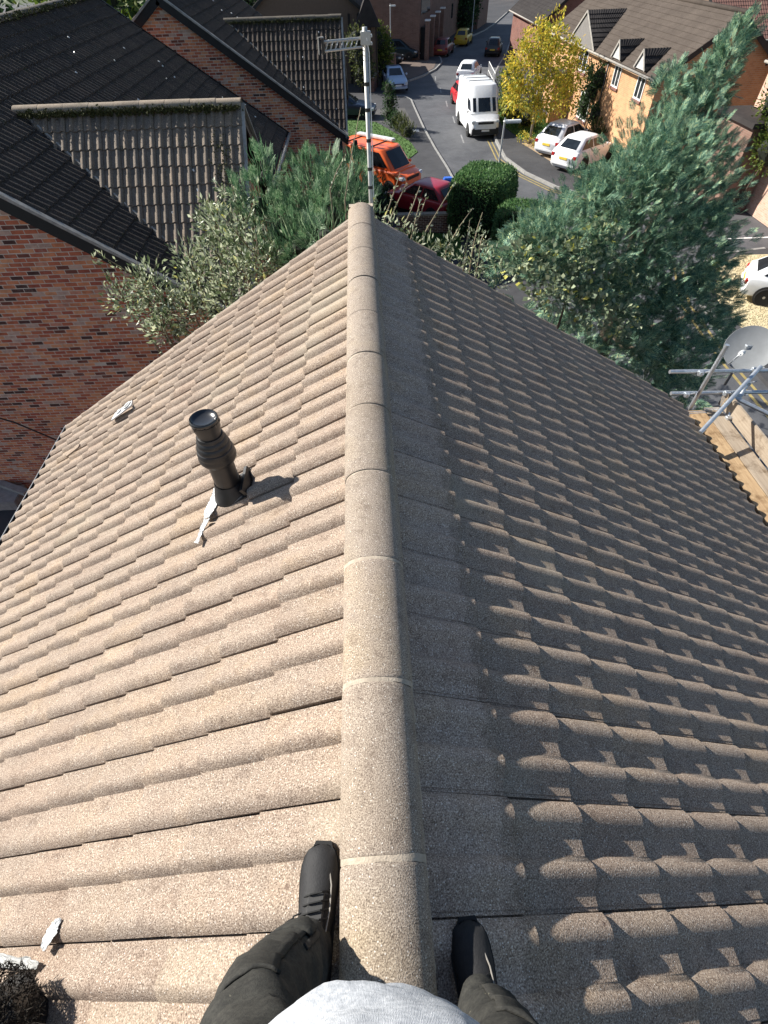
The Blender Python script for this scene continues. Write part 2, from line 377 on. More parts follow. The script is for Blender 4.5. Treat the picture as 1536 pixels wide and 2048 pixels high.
# felt deck under the tiles, walls, fascias
b = MB()
for s, L in ((-1, 4.02), (1, 4.26)):
    d = dL if s < 0 else dR; n = nL if s < 0 else nR; a = Vector((0, 0, apex_z)) - n*.045; e = a + d*L
    b.add([(a.x, YG-.03, a.z), (e.x, YG-.03, e.z), (e.x, YB, e.z), (a.x, YB, a.z)], [(0, 1, 2, 3)])
b.build('roof_deck', flat('roofing_felt', (.02, .019, .018), .9), house)
M_OWNBRICK = brick_far_material('house_brick', (.30, .12, .07), (.22, .075, .05), (.3, .26, .22))
zE = lambda x: apex_z - abs(x)*math.tan(PITCH) - .10
b = MB(); xl, xr = -3.28, 3.45
b.add([(xl, YG-.06, 0), (xr, YG-.06, 0), (xr, YG-.06, zE(xr)), (0, YG-.06, zE(0)), (xl, YG-.06, zE(xl)), (xl, YB, 0), (xr, YB, 0), (xr, YB, zE(xr)), (0, YB, zE(0)), (xl, YB, zE(xl))],
      [(0, 1, 2, 3, 4), (9, 8, 7, 6, 5), (0, 4, 9, 5), (1, 6, 7, 2)])
b.build('wall', M_OWNBRICK, house)
# verge mortar bedding under the end tiles
b = MB()
for s, L in ((-1, 4.05), (1, 4.28)):
    d = dL if s < 0 else dR; n = nL if s < 0 else nR
    for k in range(14):
        s0 = .12 + .3035*k; s1 = min(s0 + .29, L)
        if s1 <= s0: continue
        p = Vector((0, YG-.028, apex_z)) + d*s0 - n*.025; q = Vector((0, YG-.028, apex_z)) + d*s1 - n*.025
        MB().bar(p, q, .05, .045, up=n).build('verge_mortar', flat('verge_bedding', (.24, .20, .16), .95, var=.3, scale=20), house)
# ridge tiles and the mortar between them
ME_RIDGE = ridge_mesh('ridge_tile', M_RIDGE)
M_JOINT = flat('ridge_pointing', (.38, .32, .25), .95, var=.35, scale=30, bump=.5, bscale=200)
pRg = bpy.data.objects.new('ridge', None); link(pRg, house)
y = 0.129
ys = [y + .45*k for k in range(-8, 11)]
for k, yy in enumerate(ys):
    L = .440 if yy + .45 < YG + .06 else YG + .05 - yy
    if L < .1: continue
    o = link(bpy.data.objects.new('ridge_tile', ME_RIDGE), pRg); o.location = (random.gauss(0, .0012), yy + .006, ZR + random.gauss(0, .0012)); o.rotation_euler = (random.gauss(0, .002), 0, random.gauss(0, .002)); o.scale = (1, (L-(.004 if yy < .9 else 0))/.440, 1)
    if .0 < yy < 1.3:                      # the nearest joints are pointed proud, the rest are raked back
        nj = MB(); arc = half_round(.1105, .104, 0); w = .007
        nj.loft([[(x*1.006, yy-w*.5-.002-random.uniform(0, .005), ZR - .0022 + z) for x, z in arc], [(x*1.007, yy+.001, ZR - .0012 + z + random.uniform(-.0006, .0006)) for x, z in arc], [(x*1.007, yy+.003+w*.5+random.uniform(0, .004), ZR - .0018 + z) for x, z in arc]], close=False)
        nj.build('mortar_joint', M_JOINT, pRg, smooth=True)
    else:
        nj = MB(); arc = half_round(.107, .10, 0); nj.loft([[(x, yy-.012, ZR - .006 + z) for x, z in arc], [(x, yy+.016, ZR - .006 + z) for x, z in arc]], close=False); nj.build('mortar_joint', M_JOINT, pRg, smooth=True)
b = MB()                                   # bedding along both feet of the ridge, and its end plug
for s in (-1, 1):
    yy = YB
    while yy < YG - .06:
        st = random.uniform(.05, .14); b.tube([(s*.097, yy, ZR-.124), (s*.097, yy+st*.5, ZR-.118+random.uniform(-.004, .003)), (s*.097, yy+st*1.2, ZR-.124)], [.014, .016+random.uniform(0, .003), .014], 6); yy += st
b.box((-.10, YG-.05, ZR-.16), (.10, YG+.015, ZR-.03)); b.build('ridge_bedding', M_JOINT, pRg)
# gutter along the left eave with brackets
eL = Vector((0, 0, apex_z)) + dL*4.06; eR = Vector((0, 0, apex_z)) + dR*4.30
b = MB(); gx, gz = eL.x - .035, eL.z - .055; rr = .058
rings = []
for yy in (YB, YG - .02):
    rings.append([(gx + rr*math.cos(t), yy, gz + rr*math.sin(t)) for t in np.linspace(math.pi, 2*math.pi, 9)] + [(gx + (rr-.006)*math.cos(t), yy, gz + (rr-.006)*math.sin(t)) for t in np.linspace(2*math.pi, math.pi, 9)])
b.loft(rings); g = b.build('gutter', M_BLACKPL, house, auto=.6)
MB().tube([(gx-rr, YB, gz+.004), (gx-rr, YG-.02, gz+.004)], .006, 8).build('gutter_lip', flat('gutter_lip_grey', (.30, .31, .32), .35, var=.2), g)
for k in range(9):
    yy = YG - .5 - k*.9
    bb = MB(); bb.loft([[(gx + (rr+.006)*math.cos(t), y2, gz + (rr+.006)*math.sin(t)) for t in np.linspace(math.pi*.98, 2*math.pi*1.0, 9)] for y2 in (yy-.02, yy+.02)], close=False); bb.build('gutter_bracket', M_BLACKPL, g)
MB().box((eL.x-.0, YB, eL.z-.26), (eL.x+.02, YG-.05, eL.z-.04)).build('fascia_board', M_BLACK, house)
MB().box((eR.x-.06, YB, eR.z-.26), (eR.x-.04, YG-.05, eR.z-.03)).build('fascia_board', M_BLACK, house)

def on_slope(side, s, y, h=0.0):
    """point on the own roof: s down the slope from the apex"""
    d = dL if side < 0 else dR; n = nL if side < 0 else nR
    p = Vector((0, y, apex_z)) + d*s + n*h; return p
# ------------------------------------------------------------------ black flue on the left slope
fb = on_slope(-1, .905, 1.87)
flue = thing('boiler_flue', 'black plastic flue with ribbed collar and dished cap on the sunlit slope', 'flue', fb)
K = .54
FS = 1.27
prof_pipe = [(.052*FS, -.09), (.052*FS, .27)]
MB().lathe(prof_pipe, 28).build('pipe', M_BLACKPL, flue, auto=.7)
col = [(.050, .262), (.068, .268), (.0745, .282), (.0755, .298), (.072, .312), (.0725, .316), (.0735, .326), (.069, .345), (.0665, .348), (.0675, .360), (.062, .378), (.060, .381), (.0605, .392), (.055, .408), (.053, .411), (.0535, .420), (.050, .432)]
MB().lathe([(r*FS, h) for r, h in col], 32).build('ribbed_collar', M_BLACKPL, flue, auto=.5)
MB().lathe([(r*FS, h) for r, h in [(.046, .43), (.047, .455), (.051, .475), (.0535, .510)]], 28).build('neck', M_BLACKPL, flue, auto=.6)
cap = MB().lathe([(r*1.12, h) for r, h in [(.050, .500), (.0585, .508), (.0610, .520), (.0600, .531), (.0565, .534), (.0550, .530), (.047, .522), (.030, .516), (.012, .5145), (.0008, .514)]], 36).build('cap', flat('glossy_black_plastic', (.02, .021, .023), .22, spec=.6, var=.2), flue, auto=.9)
c8 = MB()
for k in range(8):
    t = k*math.pi/4 + .2; c8.box((.065*math.cos(t)-.005, .065*math.sin(t)-.005, .498), (.065*math.cos(t)+.005, .065*math.sin(t)+.005, .515))
c8.build('cap_clips', M_BLACKPL, cap)
# slate: collar cone leaning with the roof, plus an upstand plate
b = MB(); rings = []
for (r, t) in ((.105, .005), (.098, .03), (.082, .07), (.070, .105)):
    ring = []
    for k in range(24):
        a = 2*math.pi*k/24; x, yv = r*math.cos(a), r*math.sin(a); z = t + x*math.tan(PITCH)*(1 - t/.105)*1.0; ring.append((x, yv, z))
    rings.append(ring)
b.loft(rings, caps=False).build('roof_collar', M_BLACKPL, flue, smooth=True)
pl = MB(); n = nL
def slab(bm, pts, th):
    k = len(pts); bm.add([Vector(p) for p in pts] + [Vector(p) - n*th for p in pts], [tuple(range(k)), tuple(reversed(range(k, 2*k)))] + [(i, (i+1) % k, k+(i+1) % k, k+i) for i in range(k)])
def lp(ds, dy, h): return (dL*ds + Vector((0, dy, 0)) + n*h)
slab(pl, [lp(-.13, -.10, .010), lp(-.13, .12, .010), lp(.13, .12, .004), lp(.13, -.10, .004)], .012)
pl.bar(lp(-.135, -.09, .03), lp(-.135, .09, .03), .02, .05, up=n)
pl.build('slate_plate', M_BLACKPL, flue)
# crumpled lead flashing, torn into a strip that runs down the slope
def crumple(path, w, name, parent, seed, mat_=M_LEAD, amp=.006):
    """thin dented metal strip laid over the tiles along a path of (down-slope, along-ridge, width)"""
    from mathutils import noise
    V = []; F = []; k = 9; N = (len(path)-1)*5 + 1; rg = random.Random(seed)
    for i in range(N):
        f = i/5; a_ = min(int(f), len(path)-2); u = f - a_; p0, p1 = path[a_], path[a_+1]; ds, dy, ww = [p0[q] + (p1[q]-p0[q])*u for q in range(3)]
        tx, ty = p1[0]-p0[0], p1[1]-p0[1]; tl = math.hypot(tx, ty) or 1; ww *= 1 + .25*noise.noise(Vector((i*.45, seed, 0))); sh = .006*noise.noise(Vector((i*.4, seed+5, 0)))
        for j in range(k):
            t = j/(k-1) - .5; e = noise.noise(Vector((i*.55, j*.7, seed*3.1)))*.5 + noise.noise(Vector((i*1.3, j*1.6, seed)))*.35
            V.append(tuple(lp(ds - ty/tl*(t*ww+sh), dy + tx/tl*(t*ww+sh), .029 + .011*e + .004*abs(t))))
    for i in range(N-1):
        for j in range(k-1): F.append((i*k+j, i*k+j+1, (i+1)*k+j+1, (i+1)*k+j))
    sol = obj(name, mesh_np(name, V, F), mat_, parent); md = sol.modifiers.new('s', 'SOLIDIFY'); md.thickness = .002; return sol
crumple([(.075, .17, .05), (.09, .13, .07), (.095, .08, .07), (.10, .04, .06), (.105, -.01, .08), (.115, -.05, .09), (.125, -.09, .08), (.135, -.13, .05)], .05, 'lead_flashing', flue, 3, amp=.002)
crumple([(.128, -.14, .045), (.135, -.165, .05), (.145, -.19, .045), (.15, -.215, .03), (.155, -.245, .028), (.16, -.27, .03), (.17, -.285, .05)], .03, 'lead_strip', flue, 5, amp=.0015)

# ------------------------------------------------------------------ small pale vent patch near the far left of the slope
vb = on_slope(-1, 2.72, 3.84)
vent = thing('vent_patch', 'pale torn vent flashing with two dark holes on the far left tiles', 'roof vent', vb)
b = MB(); slab(b, [lp(-.16, -.03, .050), lp(-.13, .06, .050), (lp(.02, .055, .05)), lp(.12, .05, .046), lp(.13, -.05, .046), lp(.0, -.055, .05)], .012); b.build('flashing_sheet', M_LEAD, vent)
for ds, dy, r in ((-.085, .012, .042), (.03, .0, .026)):
    o = MB().lathe([(r*.8, .0), (r, .004), (r*1.12, .010), (r*.94, .014), (r*.9, .002)], 18).build('vent_rim', M_LEAD, vent, smooth=True)
    o.location = lp(ds, dy, .048); o.rotation_euler = (0, -PITCH, 0)
    o2 = MB().lathe([(.001, .0), (r*.95, .0)], 18, caps=False).build('vent_hole', M_BLACK, vent); o2.location = lp(ds, dy, .0515); o2.rotation_euler = (0, -PITCH, 0)
# a slipped scrap of tile nearer the eave
b = MB(); slab(b, [lp(-.10, -.02, .046), lp(-.10, .03, .046), lp(.12, .02, .04), lp(.10, -.025, .04)], .014)
sc_o = b.build('tile_scrap', M_TILE); sc_o.location = on_slope(-1, 3.42, 3.72); tag(sc_o, 'loose tile scrap lying near the gutter on the left slope', 'tile scrap')

# ------------------------------------------------------------------ second vent, close by at the lower left, with a matted bird-nest crown
v2b = on_slope(-1, 1.42, -.21)
vent2 = thing('ridge_vent', 'black vent pipe with matted dark moss crown at the lower left corner', 'roof vent', v2b)
MB().lathe([(.15, -.10), (.15, .02), (.13, .06), (.12, .10), (.12, .22)], 28).build('pipe', M_BLACKPL, vent2, auto=.6)
V = []; F = []
for i in range(6500):
    a = random.random()*2*math.pi; r = .175*math.sqrt(random.random()); z = .17 + .095*(1 - (r/.18)**2) + random.gauss(0, .008)
    p = Vector((r*math.cos(a), r*math.sin(a), z)); d = Vector((random.gauss(0, 1), random.gauss(0, 1), random.gauss(.5, .8))).normalized()*random.uniform(.012, .03); s = d.cross(Vector((random.gauss(0, 1), random.gauss(0, 1), random.gauss(0, 1)))).normalized()*.0022
    k = len(V); V += [p-s, p+s, p+d]; F.append((k, k+1, k+2))
mo = obj('moss_crown', mesh_np('moss_crown', V, F), flat('dark_moss', (.020, .015, .010), .95, var=.6, scale=60), vent2); mo['kind'] = 'stuff'
crumple([(-.06, .20, .03), (-.07, .225, .05), (-.085, .245, .055), (-.10, .262, .045), (-.115, .278, .012)], .05, 'lead_flap', vent2, 11, M_LEAD, .0015)
crumple([(.30, .19, .03), (.2, .178, .035), (.1, .17, .03), (.0, .165, .03), (-.06, .16, .02)], .05, 'lead_apron', vent2, 12, flat('dull_lead', (.30, .30, .29), .6, var=.3, scale=25), .0015)
# ------------------------------------------------------------------ brick walls, brick by brick
def brick_mesh(m):
    b = MB(); b.box((.0075, -.006, .007), (.2175, .03, .068)); me = b.mesh('brick', bevel=.0025); me.materials.append(m); return me
ME_BRICK = brick_mesh(M_BRICK)
def brick_wall(parent, origin, u, length, height, keep, nmax, visible=None):
    """bricks on a vertical face through origin along unit vector u; the outward side is local -y"""
    u = Vector((u[0], u[1], 0)).normalized(); nrm = Vector((-u.y, u.x, 0)); mats = []     # local y points into the wall
    rows = int(height/.075)
    for r in range(rows):
        off = (-.1125 if r % 2 else 0.0)
        for c in range(int(length/.225)+1):
            s = c*.225 + off
            if s < -.01 or s + .22 > length + .01 or not keep(s + .11, r*.075 + .0375): continue
            p = Vector(origin) + u*s + Vector((0, 0, r*.075)) + nrm*random.gauss(0, .0012)
            mats.append(Matrix(((u.x, nrm.x, 0, p.x), (u.y, nrm.y, 0, p.y), (0, 0, 1, p.z), (0, 0, 0, 1))))
    pieces('brick', ME_BRICK, mats, parent, nmax, visible=visible)
def wall_poly(parent, pts, m, name='wall', th=.10):
    """upright slab from a polygon of points, thickness going inwards (towards +n)"""
    a, b2, c = Vector(pts[0]), Vector(pts[1]), Vector(pts[2]); n = (b2-a).cross(c-a).normalized(); k = len(pts); b = MB()
    b.add([Vector(p) for p in pts] + [Vector(p) - n*th for p in pts], [tuple(range(k)), tuple(reversed(range(k, 2*k)))] + [(i, k+i, k+(i+1) % k, (i+1) % k) for i in range(k)])
    return b.build(name, m, parent)
def moss_tufts(parent, a, b2, n, spread, size, m, name='moss'):
    V = []; F = []; a, b2 = Vector(a), Vector(b2)
    for i in range(n):
        t = random.random(); p = a.lerp(b2, t) + Vector((random.gauss(0, spread[0]), random.gauss(0, spread[1]), random.gauss(0, spread[2]))); s = size*random.uniform(.4, 1.2)
        for q in range(3):
            k = len(V); d = Vector((random.gauss(0, 1), random.gauss(0, 1), random.gauss(.6, .6))).normalized()*s; w = d.cross(Vector((random.gauss(0, 1), random.gauss(0, 1), 0.3))).normalized()*s*.45
            V += [p-w, p+w, p+d]; F.append((k, k+1, k+2))
    o = obj(name, mesh_np(name, V, F), m, parent); o['kind'] = 'stuff'; return o
M_MOSS = flat('moss_green', (.055, .058, .018), .95, var=.5, scale=25)
M_SOFFIT = flat('dark_soffit', (.012, .014, .016), .6, var=.3)
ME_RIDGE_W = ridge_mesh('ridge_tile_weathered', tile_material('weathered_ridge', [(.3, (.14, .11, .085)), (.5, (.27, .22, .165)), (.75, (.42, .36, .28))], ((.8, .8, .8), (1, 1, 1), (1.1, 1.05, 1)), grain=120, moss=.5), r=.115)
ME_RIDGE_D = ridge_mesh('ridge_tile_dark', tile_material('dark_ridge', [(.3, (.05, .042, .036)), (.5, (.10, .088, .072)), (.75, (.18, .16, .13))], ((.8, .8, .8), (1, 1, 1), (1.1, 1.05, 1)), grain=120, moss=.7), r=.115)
def ridge_run(parent, p, q, me, n_extra=0):
    p, q = Vector(p), Vector(q); d = (q-p); L = d.length; rz = math.atan2(d.y, d.x) - math.pi/2; k = max(1, round(L/.45))
    for i in range(k):
        o = link(bpy.data.objects.new('ridge_tile', me), parent); o.location = p + d*(i/k) + Vector((0, 0, random.gauss(0, .003))); o.rotation_euler = (0, 0, rz + random.gauss(0, .004)); o.scale = (1, (L/k)/.442, 1)

def neighbour(name, label, ox, oy, lit, nb, wing_me, detail, L=12.7):
    """gabled brick house with a cross wing on its right; all sizes relative to its near verge"""
    H = thing(name, label, 'house', (ox, oy, 0)); TW, TG = .330, .3435     # a larger tile than on the roof underfoot
    P = 0.588; tp = math.tan(P)                              # main pitch
    xr, zr = -2.18, 8.25; xe = 3.05; ze = zr - (xe-xr)*tp
    zroof = lambda x: zr - abs(x-xr)*tp
    wy, wz, wx0, wx1 = 2.9, 7.3, -.84, 3.42; WP = R_(44.0); twp = math.tan(WP); zw_e = wz - (wy+.02)*twp
    valley_x = lambda y: xr + (zr - (wz - (wy-y)*twp))/tp    # where wing slope meets main slope
    # ---- main right slope
    pm = bpy.data.objects.new('main_roof', None); link(pm, H)
    fr = slope_frame((xr, 0, zr), (-1, 0), P)                # x axis = +Y
    Ls = (xe-xr)/math.cos(P); noses = [-(.42 + TG*k) for k in range(int((Ls-.35)/TG)+1)]
    def keepm(w, ny):
        x = xr - ny*math.cos(P); y = w
        if y > wy: return x < valley_x(2*wy - y) + .45 or y > wy + 3.4
        return x < valley_x(y) + .45
    m = tile_grid(fr, 0, int(L/TW), noses, keep=keepm, TW=TW); m = [Matrix.Translation((-.02, 0, -.03)) @ q for q in m]
    Hm = H.matrix_world
    def vis_m(p):
        return True
    off = Matrix.Translation((ox, oy, 0))
    def solo(nm, me, ms, par, nmax, vis=None):
        # visibility is judged in world space
        pj = []
        for q in ms: pj.append(off @ q)
        pieces_world(nm, me, ms, pj, par, nmax, vis)
    solo('roof_tile', ME_DTILE, m, pm, detail[0])
    b = MB(); b.add([(xr, 0, zr-.05), (xe-.02, 0, ze-.05), (xe-.02, L, ze-.05), (xr, L, zr-.05), (2*xr-xe, 0, ze-.05), (2*xr-xe, L, ze-.05)], [(0, 1, 2, 3), (0, 3, 5, 4)]); b.build('roof_deck', flat('dark_felt', (.02, .019, .018), .9), pm)
    # left slope (turned away): a plain run of tiles as one mass
    fl = slope_frame((xr, 0, zr), (1, 0), P); m2 = tile_grid(fl, -int(L/TW), 0, noses, TW=TW); m2 = [Matrix.Translation((.02, 0, -.03)) @ q for q in m2]
    solo('roof_tile', ME_DTILE, m2, pm, 0)
    ridge_run(pm, (xr, .02, zr+.06), (xr, L, zr+.06), ME_RIDGE_D)
    moss_tufts(pm, (xr+.12, .1, zr-.02), (xr+.12, L, zr-.02), 900, (.05, .1, .03), .05, M_MOSS)
    # ---- wing slope facing the viewer, and the one behind
    pw = bpy.data.objects.new('wing_roof', None); link(pw, H)
    fw_ = slope_frame((wx0, wy, wz), (0, 1), WP)            # climbs +Y, x axis = +X
    Lw = (wy+.02)/math.cos(WP); nw = [-(.42 + TG*k) for k in range(int((Lw-.40)/TG)+2)]; nw = [q for q in nw if -q < Lw+.08]
    def keepw(w, ny):
        x = wx0 + w; y = wy + ny*math.cos(WP); return x > valley_x(y) - .38
    nx = int((wx1-wx0)/TW); offx = (wx1-wx0) - nx*TW
    mw = tile_grid(fw_, -3, nx, nw, keep=keepw, off=offx, TW=TW); mw = [Matrix.Translation((0, 0, -.015)) @ q for q in mw]
    solo('roof_tile', wing_me, mw, pw, detail[1])
    fb_ = slope_frame((wx1, wy, wz), (0, -1), WP)
    mwb = tile_grid(fb_, 0, nx, nw, keep=lambda w, ny: wx1 - w > valley_x(wy + ny*math.cos(WP)) - .38, TW=TW); mwb = [Matrix.Translation((0, 0, -.03)) @ q for q in mwb]
    solo('roof_tile', wing_me, mwb, pw, 0)
    b = MB(); b.add([(wx0, wy, wz-.05), (wx1-.02, wy, wz-.05), (wx1-.02, -.0, zw_e-.05), (valley_x(0)+.02, 0, zw_e-.05), (wx1-.02, 2*wy, zw_e-.05), (valley_x(0)+.02, 2*wy, zw_e-.05)], [(0, 3, 2, 1), (0, 1, 4, 5)]); b.build('roof_deck', flat('dark_felt', (.02, .019, .018), .9), pw)
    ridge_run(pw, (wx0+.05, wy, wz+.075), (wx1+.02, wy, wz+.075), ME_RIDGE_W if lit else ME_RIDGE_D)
    moss_tufts(pw, (wx0+.15, wy-.14, wz-.05), (wx1-.05, wy-.14, wz-.05), 2300 if lit else 900, (.05, .035, .03), .035, M_MOSS)
    moss_tufts(pw, (wx1-.45, wy-.5, wz-.38), (wx1-.25, wy-1.3, wz-1.05), 260, (.09, .15, .03), .03, M_MOSS)
    # valley mortar fillets
    for e in (-.05, .05):
        MB().bar((valley_x(wy)+e, wy, wz-.0), (valley_x(0)+e, 0, zw_e-.0), .035, .05).build('valley_fillet', M_GREYTRIM if e > 0 else M_BLACK, pw)
    # ---- near verge: bargeboard, pale undercloak
    xv = valley_x(0)
    for sgn, xa, xb in ((1, xr, xv+.02), (-1, xr, 2*xr-xe)):
        za, zb = zroof(xa), zroof(xb)
        MB().bar((xa, -.005, za-.19), (xb, -.005, zb-.19), .03, .24).build('bargeboard', M_BLACK, H)
        MB().bar((xa, -.02, za-.035), (xb, -.02, zb-.035), .09, .05).build('verge_undercloak', M_GREYTRIM, H)
        MB().bar((xa, .09, za-.29), (xb, .09, zb-.29), .20, .02).build('soffit', M_SOFFIT, H)
    # ---- far verge
    for sgn, xb in ((1, xe), (-1, 2*xr-xe)): MB().bar((xr, L, zr-.12), (xb, L, zroof(xb)-.12), .03, .2).build('bargeboard', M_BLACK, H)
    # ---- wing verge on its right end
    for sy in (-1, 1):
        y1 = wy + sy*(wy+.02)
        MB().bar((wx1-.01, wy, wz-.16), (wx1-.01, y1, zw_e-.16), .03, .24).build('bargeboard', M_GREYTRIM if sy < 0 else M_BLACK, H)
        MB().bar((wx1+.03, wy, wz-.02), (wx1+.03, y1, zw_e-.02), .06, .035).build('verge_undercloak', M_GREYTRIM, H)
    # ---- walls: mortar faces with bricks proud of them
    zt = lambda x: (zroof(x)-.30 if x < xv-.12 else zw_e-.17)
    xl, xw = 2*xr-xe+.12, wx1-.22
    face = [(xl, .1425, 0), (xw, .1425, 0), (xw, .1425, zt(xw)), (xv-.12, .1425, zt(xw)), (xr, .1425, zroof(xr)-.30), (xl, .1425, zt(xl))]
    gw = wall_poly(H, face, M_MORTAR)
    def loc_wall(par, origin, u, length, h, keep, nmax): brick_wall_local(par, origin, u, length, h, keep, nmax, off)
    loc_wall(gw, (xl, .145, 0), (1, 0), xw-xl, 8.1, lambda s, z: z + .04 < zt(xl + s), nb)
    ww = wall_poly(H, [(xw, .15, 0), (xw, 2*wy-.15, 0), (xw, 2*wy-.15, zw_e-.2), (xw, wy, wz-.28), (xw, .15, zw_e-.2)], M_MORTAR)
    loc_wall(ww, (xw+.005, .15, 0), (0, 1), 2*wy-.3, 7.1, lambda s, z: z + .04 < wz-.28 - abs(s+.15-wy)*twp, 0)
    xm = xe-.35
    b = MB(); b.add([(xm, 2*wy-.15, 0), (xm, L-.15, 0), (xm, L-.15, ze), (xm, 2*wy-.15, ze)], [(0, 1, 2, 3)]); b.add([(xl, .2, 0), (xl, L-.15, 0), (xl, L-.15, ze-.1), (xl, .2, ze-.1)], [(0, 3, 2, 1)])
    b.add([(xl, L-.15, 0), (xm, L-.15, 0), (xm, L-.15, ze), (xr, L-.15, zr-.2), (xl, L-.15, ze)], [(0, 1, 2, 3, 4)]); b.build('back_wall', M_OWNBRICK, H)
    # gutters and downpipe
    MB().tube([(xv+.05, -.09, zw_e-.10), (wx1, -.09, zw_e-.10)], .06, 8).build('gutter', M_BLACKPL, H, smooth=True)
    MB().box((xv+.02, -.03, zw_e-.30), (wx1-.02, .0, zw_e-.06)).build('fascia_board', M_BLACK, H)
    MB().tube([(xe+.05, 2*wy, ze-.10), (xe+.05, L, ze-.10)], .055, 8).build('gutter', M_GREYTRIM, H, smooth=True)
    MB().bar((xv+.28, .10, zw_e-.2), (xv+.28, .10, .1), .16, .08, up=(0, 1, 0)).build('downpipe', M_BLACK, H)
    MB().tube([(xw+.0, .05, zw_e-.2), (xw+.0, .05, .1)], .05, 8).build('downpipe', M_BLACK, H, smooth=True)
    # bird droppings on the tiles
    b = MB()
    for i in range(26):
        x = random.uniform(xr+.6, xe-.3); y = random.uniform(3.2, L-.4)
        if x > valley_x(2*wy-y) and y < 2*wy: continue
        q = Vector((x, y, zroof(x)+.012)); b.tube([q, q+Vector((.04*random.random(), .05*random.random(), -.02))], [.022, .012], 5)
    for i in range(10 if lit else 22):
        x = random.uniform(0.5, wx1-.1); y = random.uniform(.3, wy-.3)
        if x < valley_x(y)+.15: continue
        q = Vector((x, y, wz-(wy-y)*twp+.02)); b.tube([q, q+Vector((.03*random.random(), -.04*random.random(), -.03))], [.020, .012], 5)
    o = b.build('bird_droppings', M_WHITE, H); o['kind'] = 'stuff'
    return H
def pieces_world(name, me, local, world_, parent, nmax, vis=None):
    sc = []
    for i, M in enumerate(world_):
        q = project(M.translation); s = -1.0
        if q and -40 < q[0] < 1576 and -40 < q[1] < 2088: s = 1.0/q[2]
        if s > 0 and vis and not vis(M.translation): s = -.5
        sc.append((s, i))
    sc.sort(key=lambda t: -t[0]); solo = set(i for s, i in sc[:nmax] if s > 0)
    for i in solo:
        o = bpy.data.objects.new(name, me); link(o, parent); o.matrix_local = local[i]
    rest = [i for i in range(len(local)) if i not in solo]
    if rest:
        n = len(me.vertices); co = np.empty(n*3, dtype=np.float32); me.vertices.foreach_get('co', co); co = co.reshape(n, 3)
        fs = [tuple(p.vertices) for p in me.polygons]; V = []; Fa = []
        for c, i in enumerate(rest):
            A = np.array(local[i]); V.append(co @ A[:3, :3].T + A[:3, 3]); Fa += [tuple(v + c*n for v in f) for f in fs]
        m2 = bpy.data.meshes.new(name + '_mass'); m2.from_pydata(np.concatenate(V).tolist(), [], Fa); m2.update()
        if me.polygons[0].use_smooth:
            m2.polygons.foreach_set('use_smooth', np.ones(len(m2.polygons), dtype=bool)); m2.set_sharp_from_angle(angle=R_(42))
        o = obj(name + '_mass', m2, me.materials[0], parent); o['kind'] = 'stuff'
def brick_wall_local(parent, origin, u, length, height, keep, nmax, off):
    u = Vector((u[0], u[1], 0)).normalized(); nrm = Vector((-u.y, u.x, 0)); loc = []; wor = []
    for r in range(int(height/.075)):
        o2 = -.1125 if r % 2 else 0.0
        for c in range(int(length/.225)+2):
            s = c*.225 + o2
            if s < -.01 or s + .22 > length + .02 or not keep(s + .11, r*.075 + .0375): continue
            p = Vector(origin) + u*s + Vector((0, 0, r*.075)) + nrm*random.gauss(0, .0012)
            M = Matrix(((u.x, nrm.x, 0, p.x), (u.y, nrm.y, 0, p.y), (0, 0, 1, p.z), (0, 0, 0, 1))); loc.append(M); wor.append(off @ M)
    pieces_world('brick', ME_BRICK, loc, wor, parent, nmax)
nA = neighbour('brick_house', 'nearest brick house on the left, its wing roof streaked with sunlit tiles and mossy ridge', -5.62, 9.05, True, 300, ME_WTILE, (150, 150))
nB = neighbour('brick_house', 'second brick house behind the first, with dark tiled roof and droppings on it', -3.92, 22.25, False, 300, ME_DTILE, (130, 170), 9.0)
# black telephone cable and a thin wire against the near gable wall
cb = MB().tube([(-9.9, 8.6, 3.9), (-8.6, 8.75, 3.0), (-7.9, 8.85, 2.5), (-6.6, 8.95, 1.2)], .018, 6).build('wall_cable', M_BLACK); tag(cb, 'thick black cable running down across the near brick gable', 'cable')
# ------------------------------------------------------------------ ground, road, pavements, lawns, gravel
def poly_sheet(name, pts, z, m, kind='structure', label=None):
    b = MB(); b.add([(x, y, z) for x, y in pts], [tuple(range(len(pts)))]); o = b.build(name, m)
    if o.data.polygons[0].normal.z < 0: o.data.flip_normals()
    o['kind'] = kind
    if label: o['label'] = label
    return o
def slab_sheet(name, pts, z0, z1, m): 
    o = MB().prism(pts, z0, z1).build(name, m); o['kind'] = 'structure'; return o
def asphalt(name, c, scale=1.0):
    t = NT(name); p = t.pos(); g = t.noise(p, 90*scale, 3, .7); big = t.noise(p, .35, 5, .6); mid = t.noise(p, 2.2, 4, .7)
    r = t.ramp(g, 'Fac', [(.3, tuple(x*.7 for x in c)), (.55, c), (.8, tuple(x*1.5 for x in c))])
    v = t.ramp(big, 'Fac', [(.3, (.72, .72, .74)), (.5, (1, 1, 1)), (.7, (1.3, 1.28, 1.25))]); k = t.mix(1.0, (r, 'Color'), (v, 'Color'), 'MULTIPLY')
    d = t.ramp(mid, 'Fac', [(.3, (.82, .82, .82)), (.6, (1.08, 1.08, 1.08))]); k = t.mix(1.0, (k, 2), (d, 'Color'), 'MULTIPLY')
    return t.done((k, 2), .82, t.bump(g, 'Fac', .3, .01), spec=.35)
M_ROAD = asphalt('road_asphalt', (.085, .088, .095)); M_PAVE = asphalt('pavement_asphalt', (.052, .052, .055)); M_SOIL = flat('earth', (.07, .06, .04), .95, var=.4, scale=1.2)
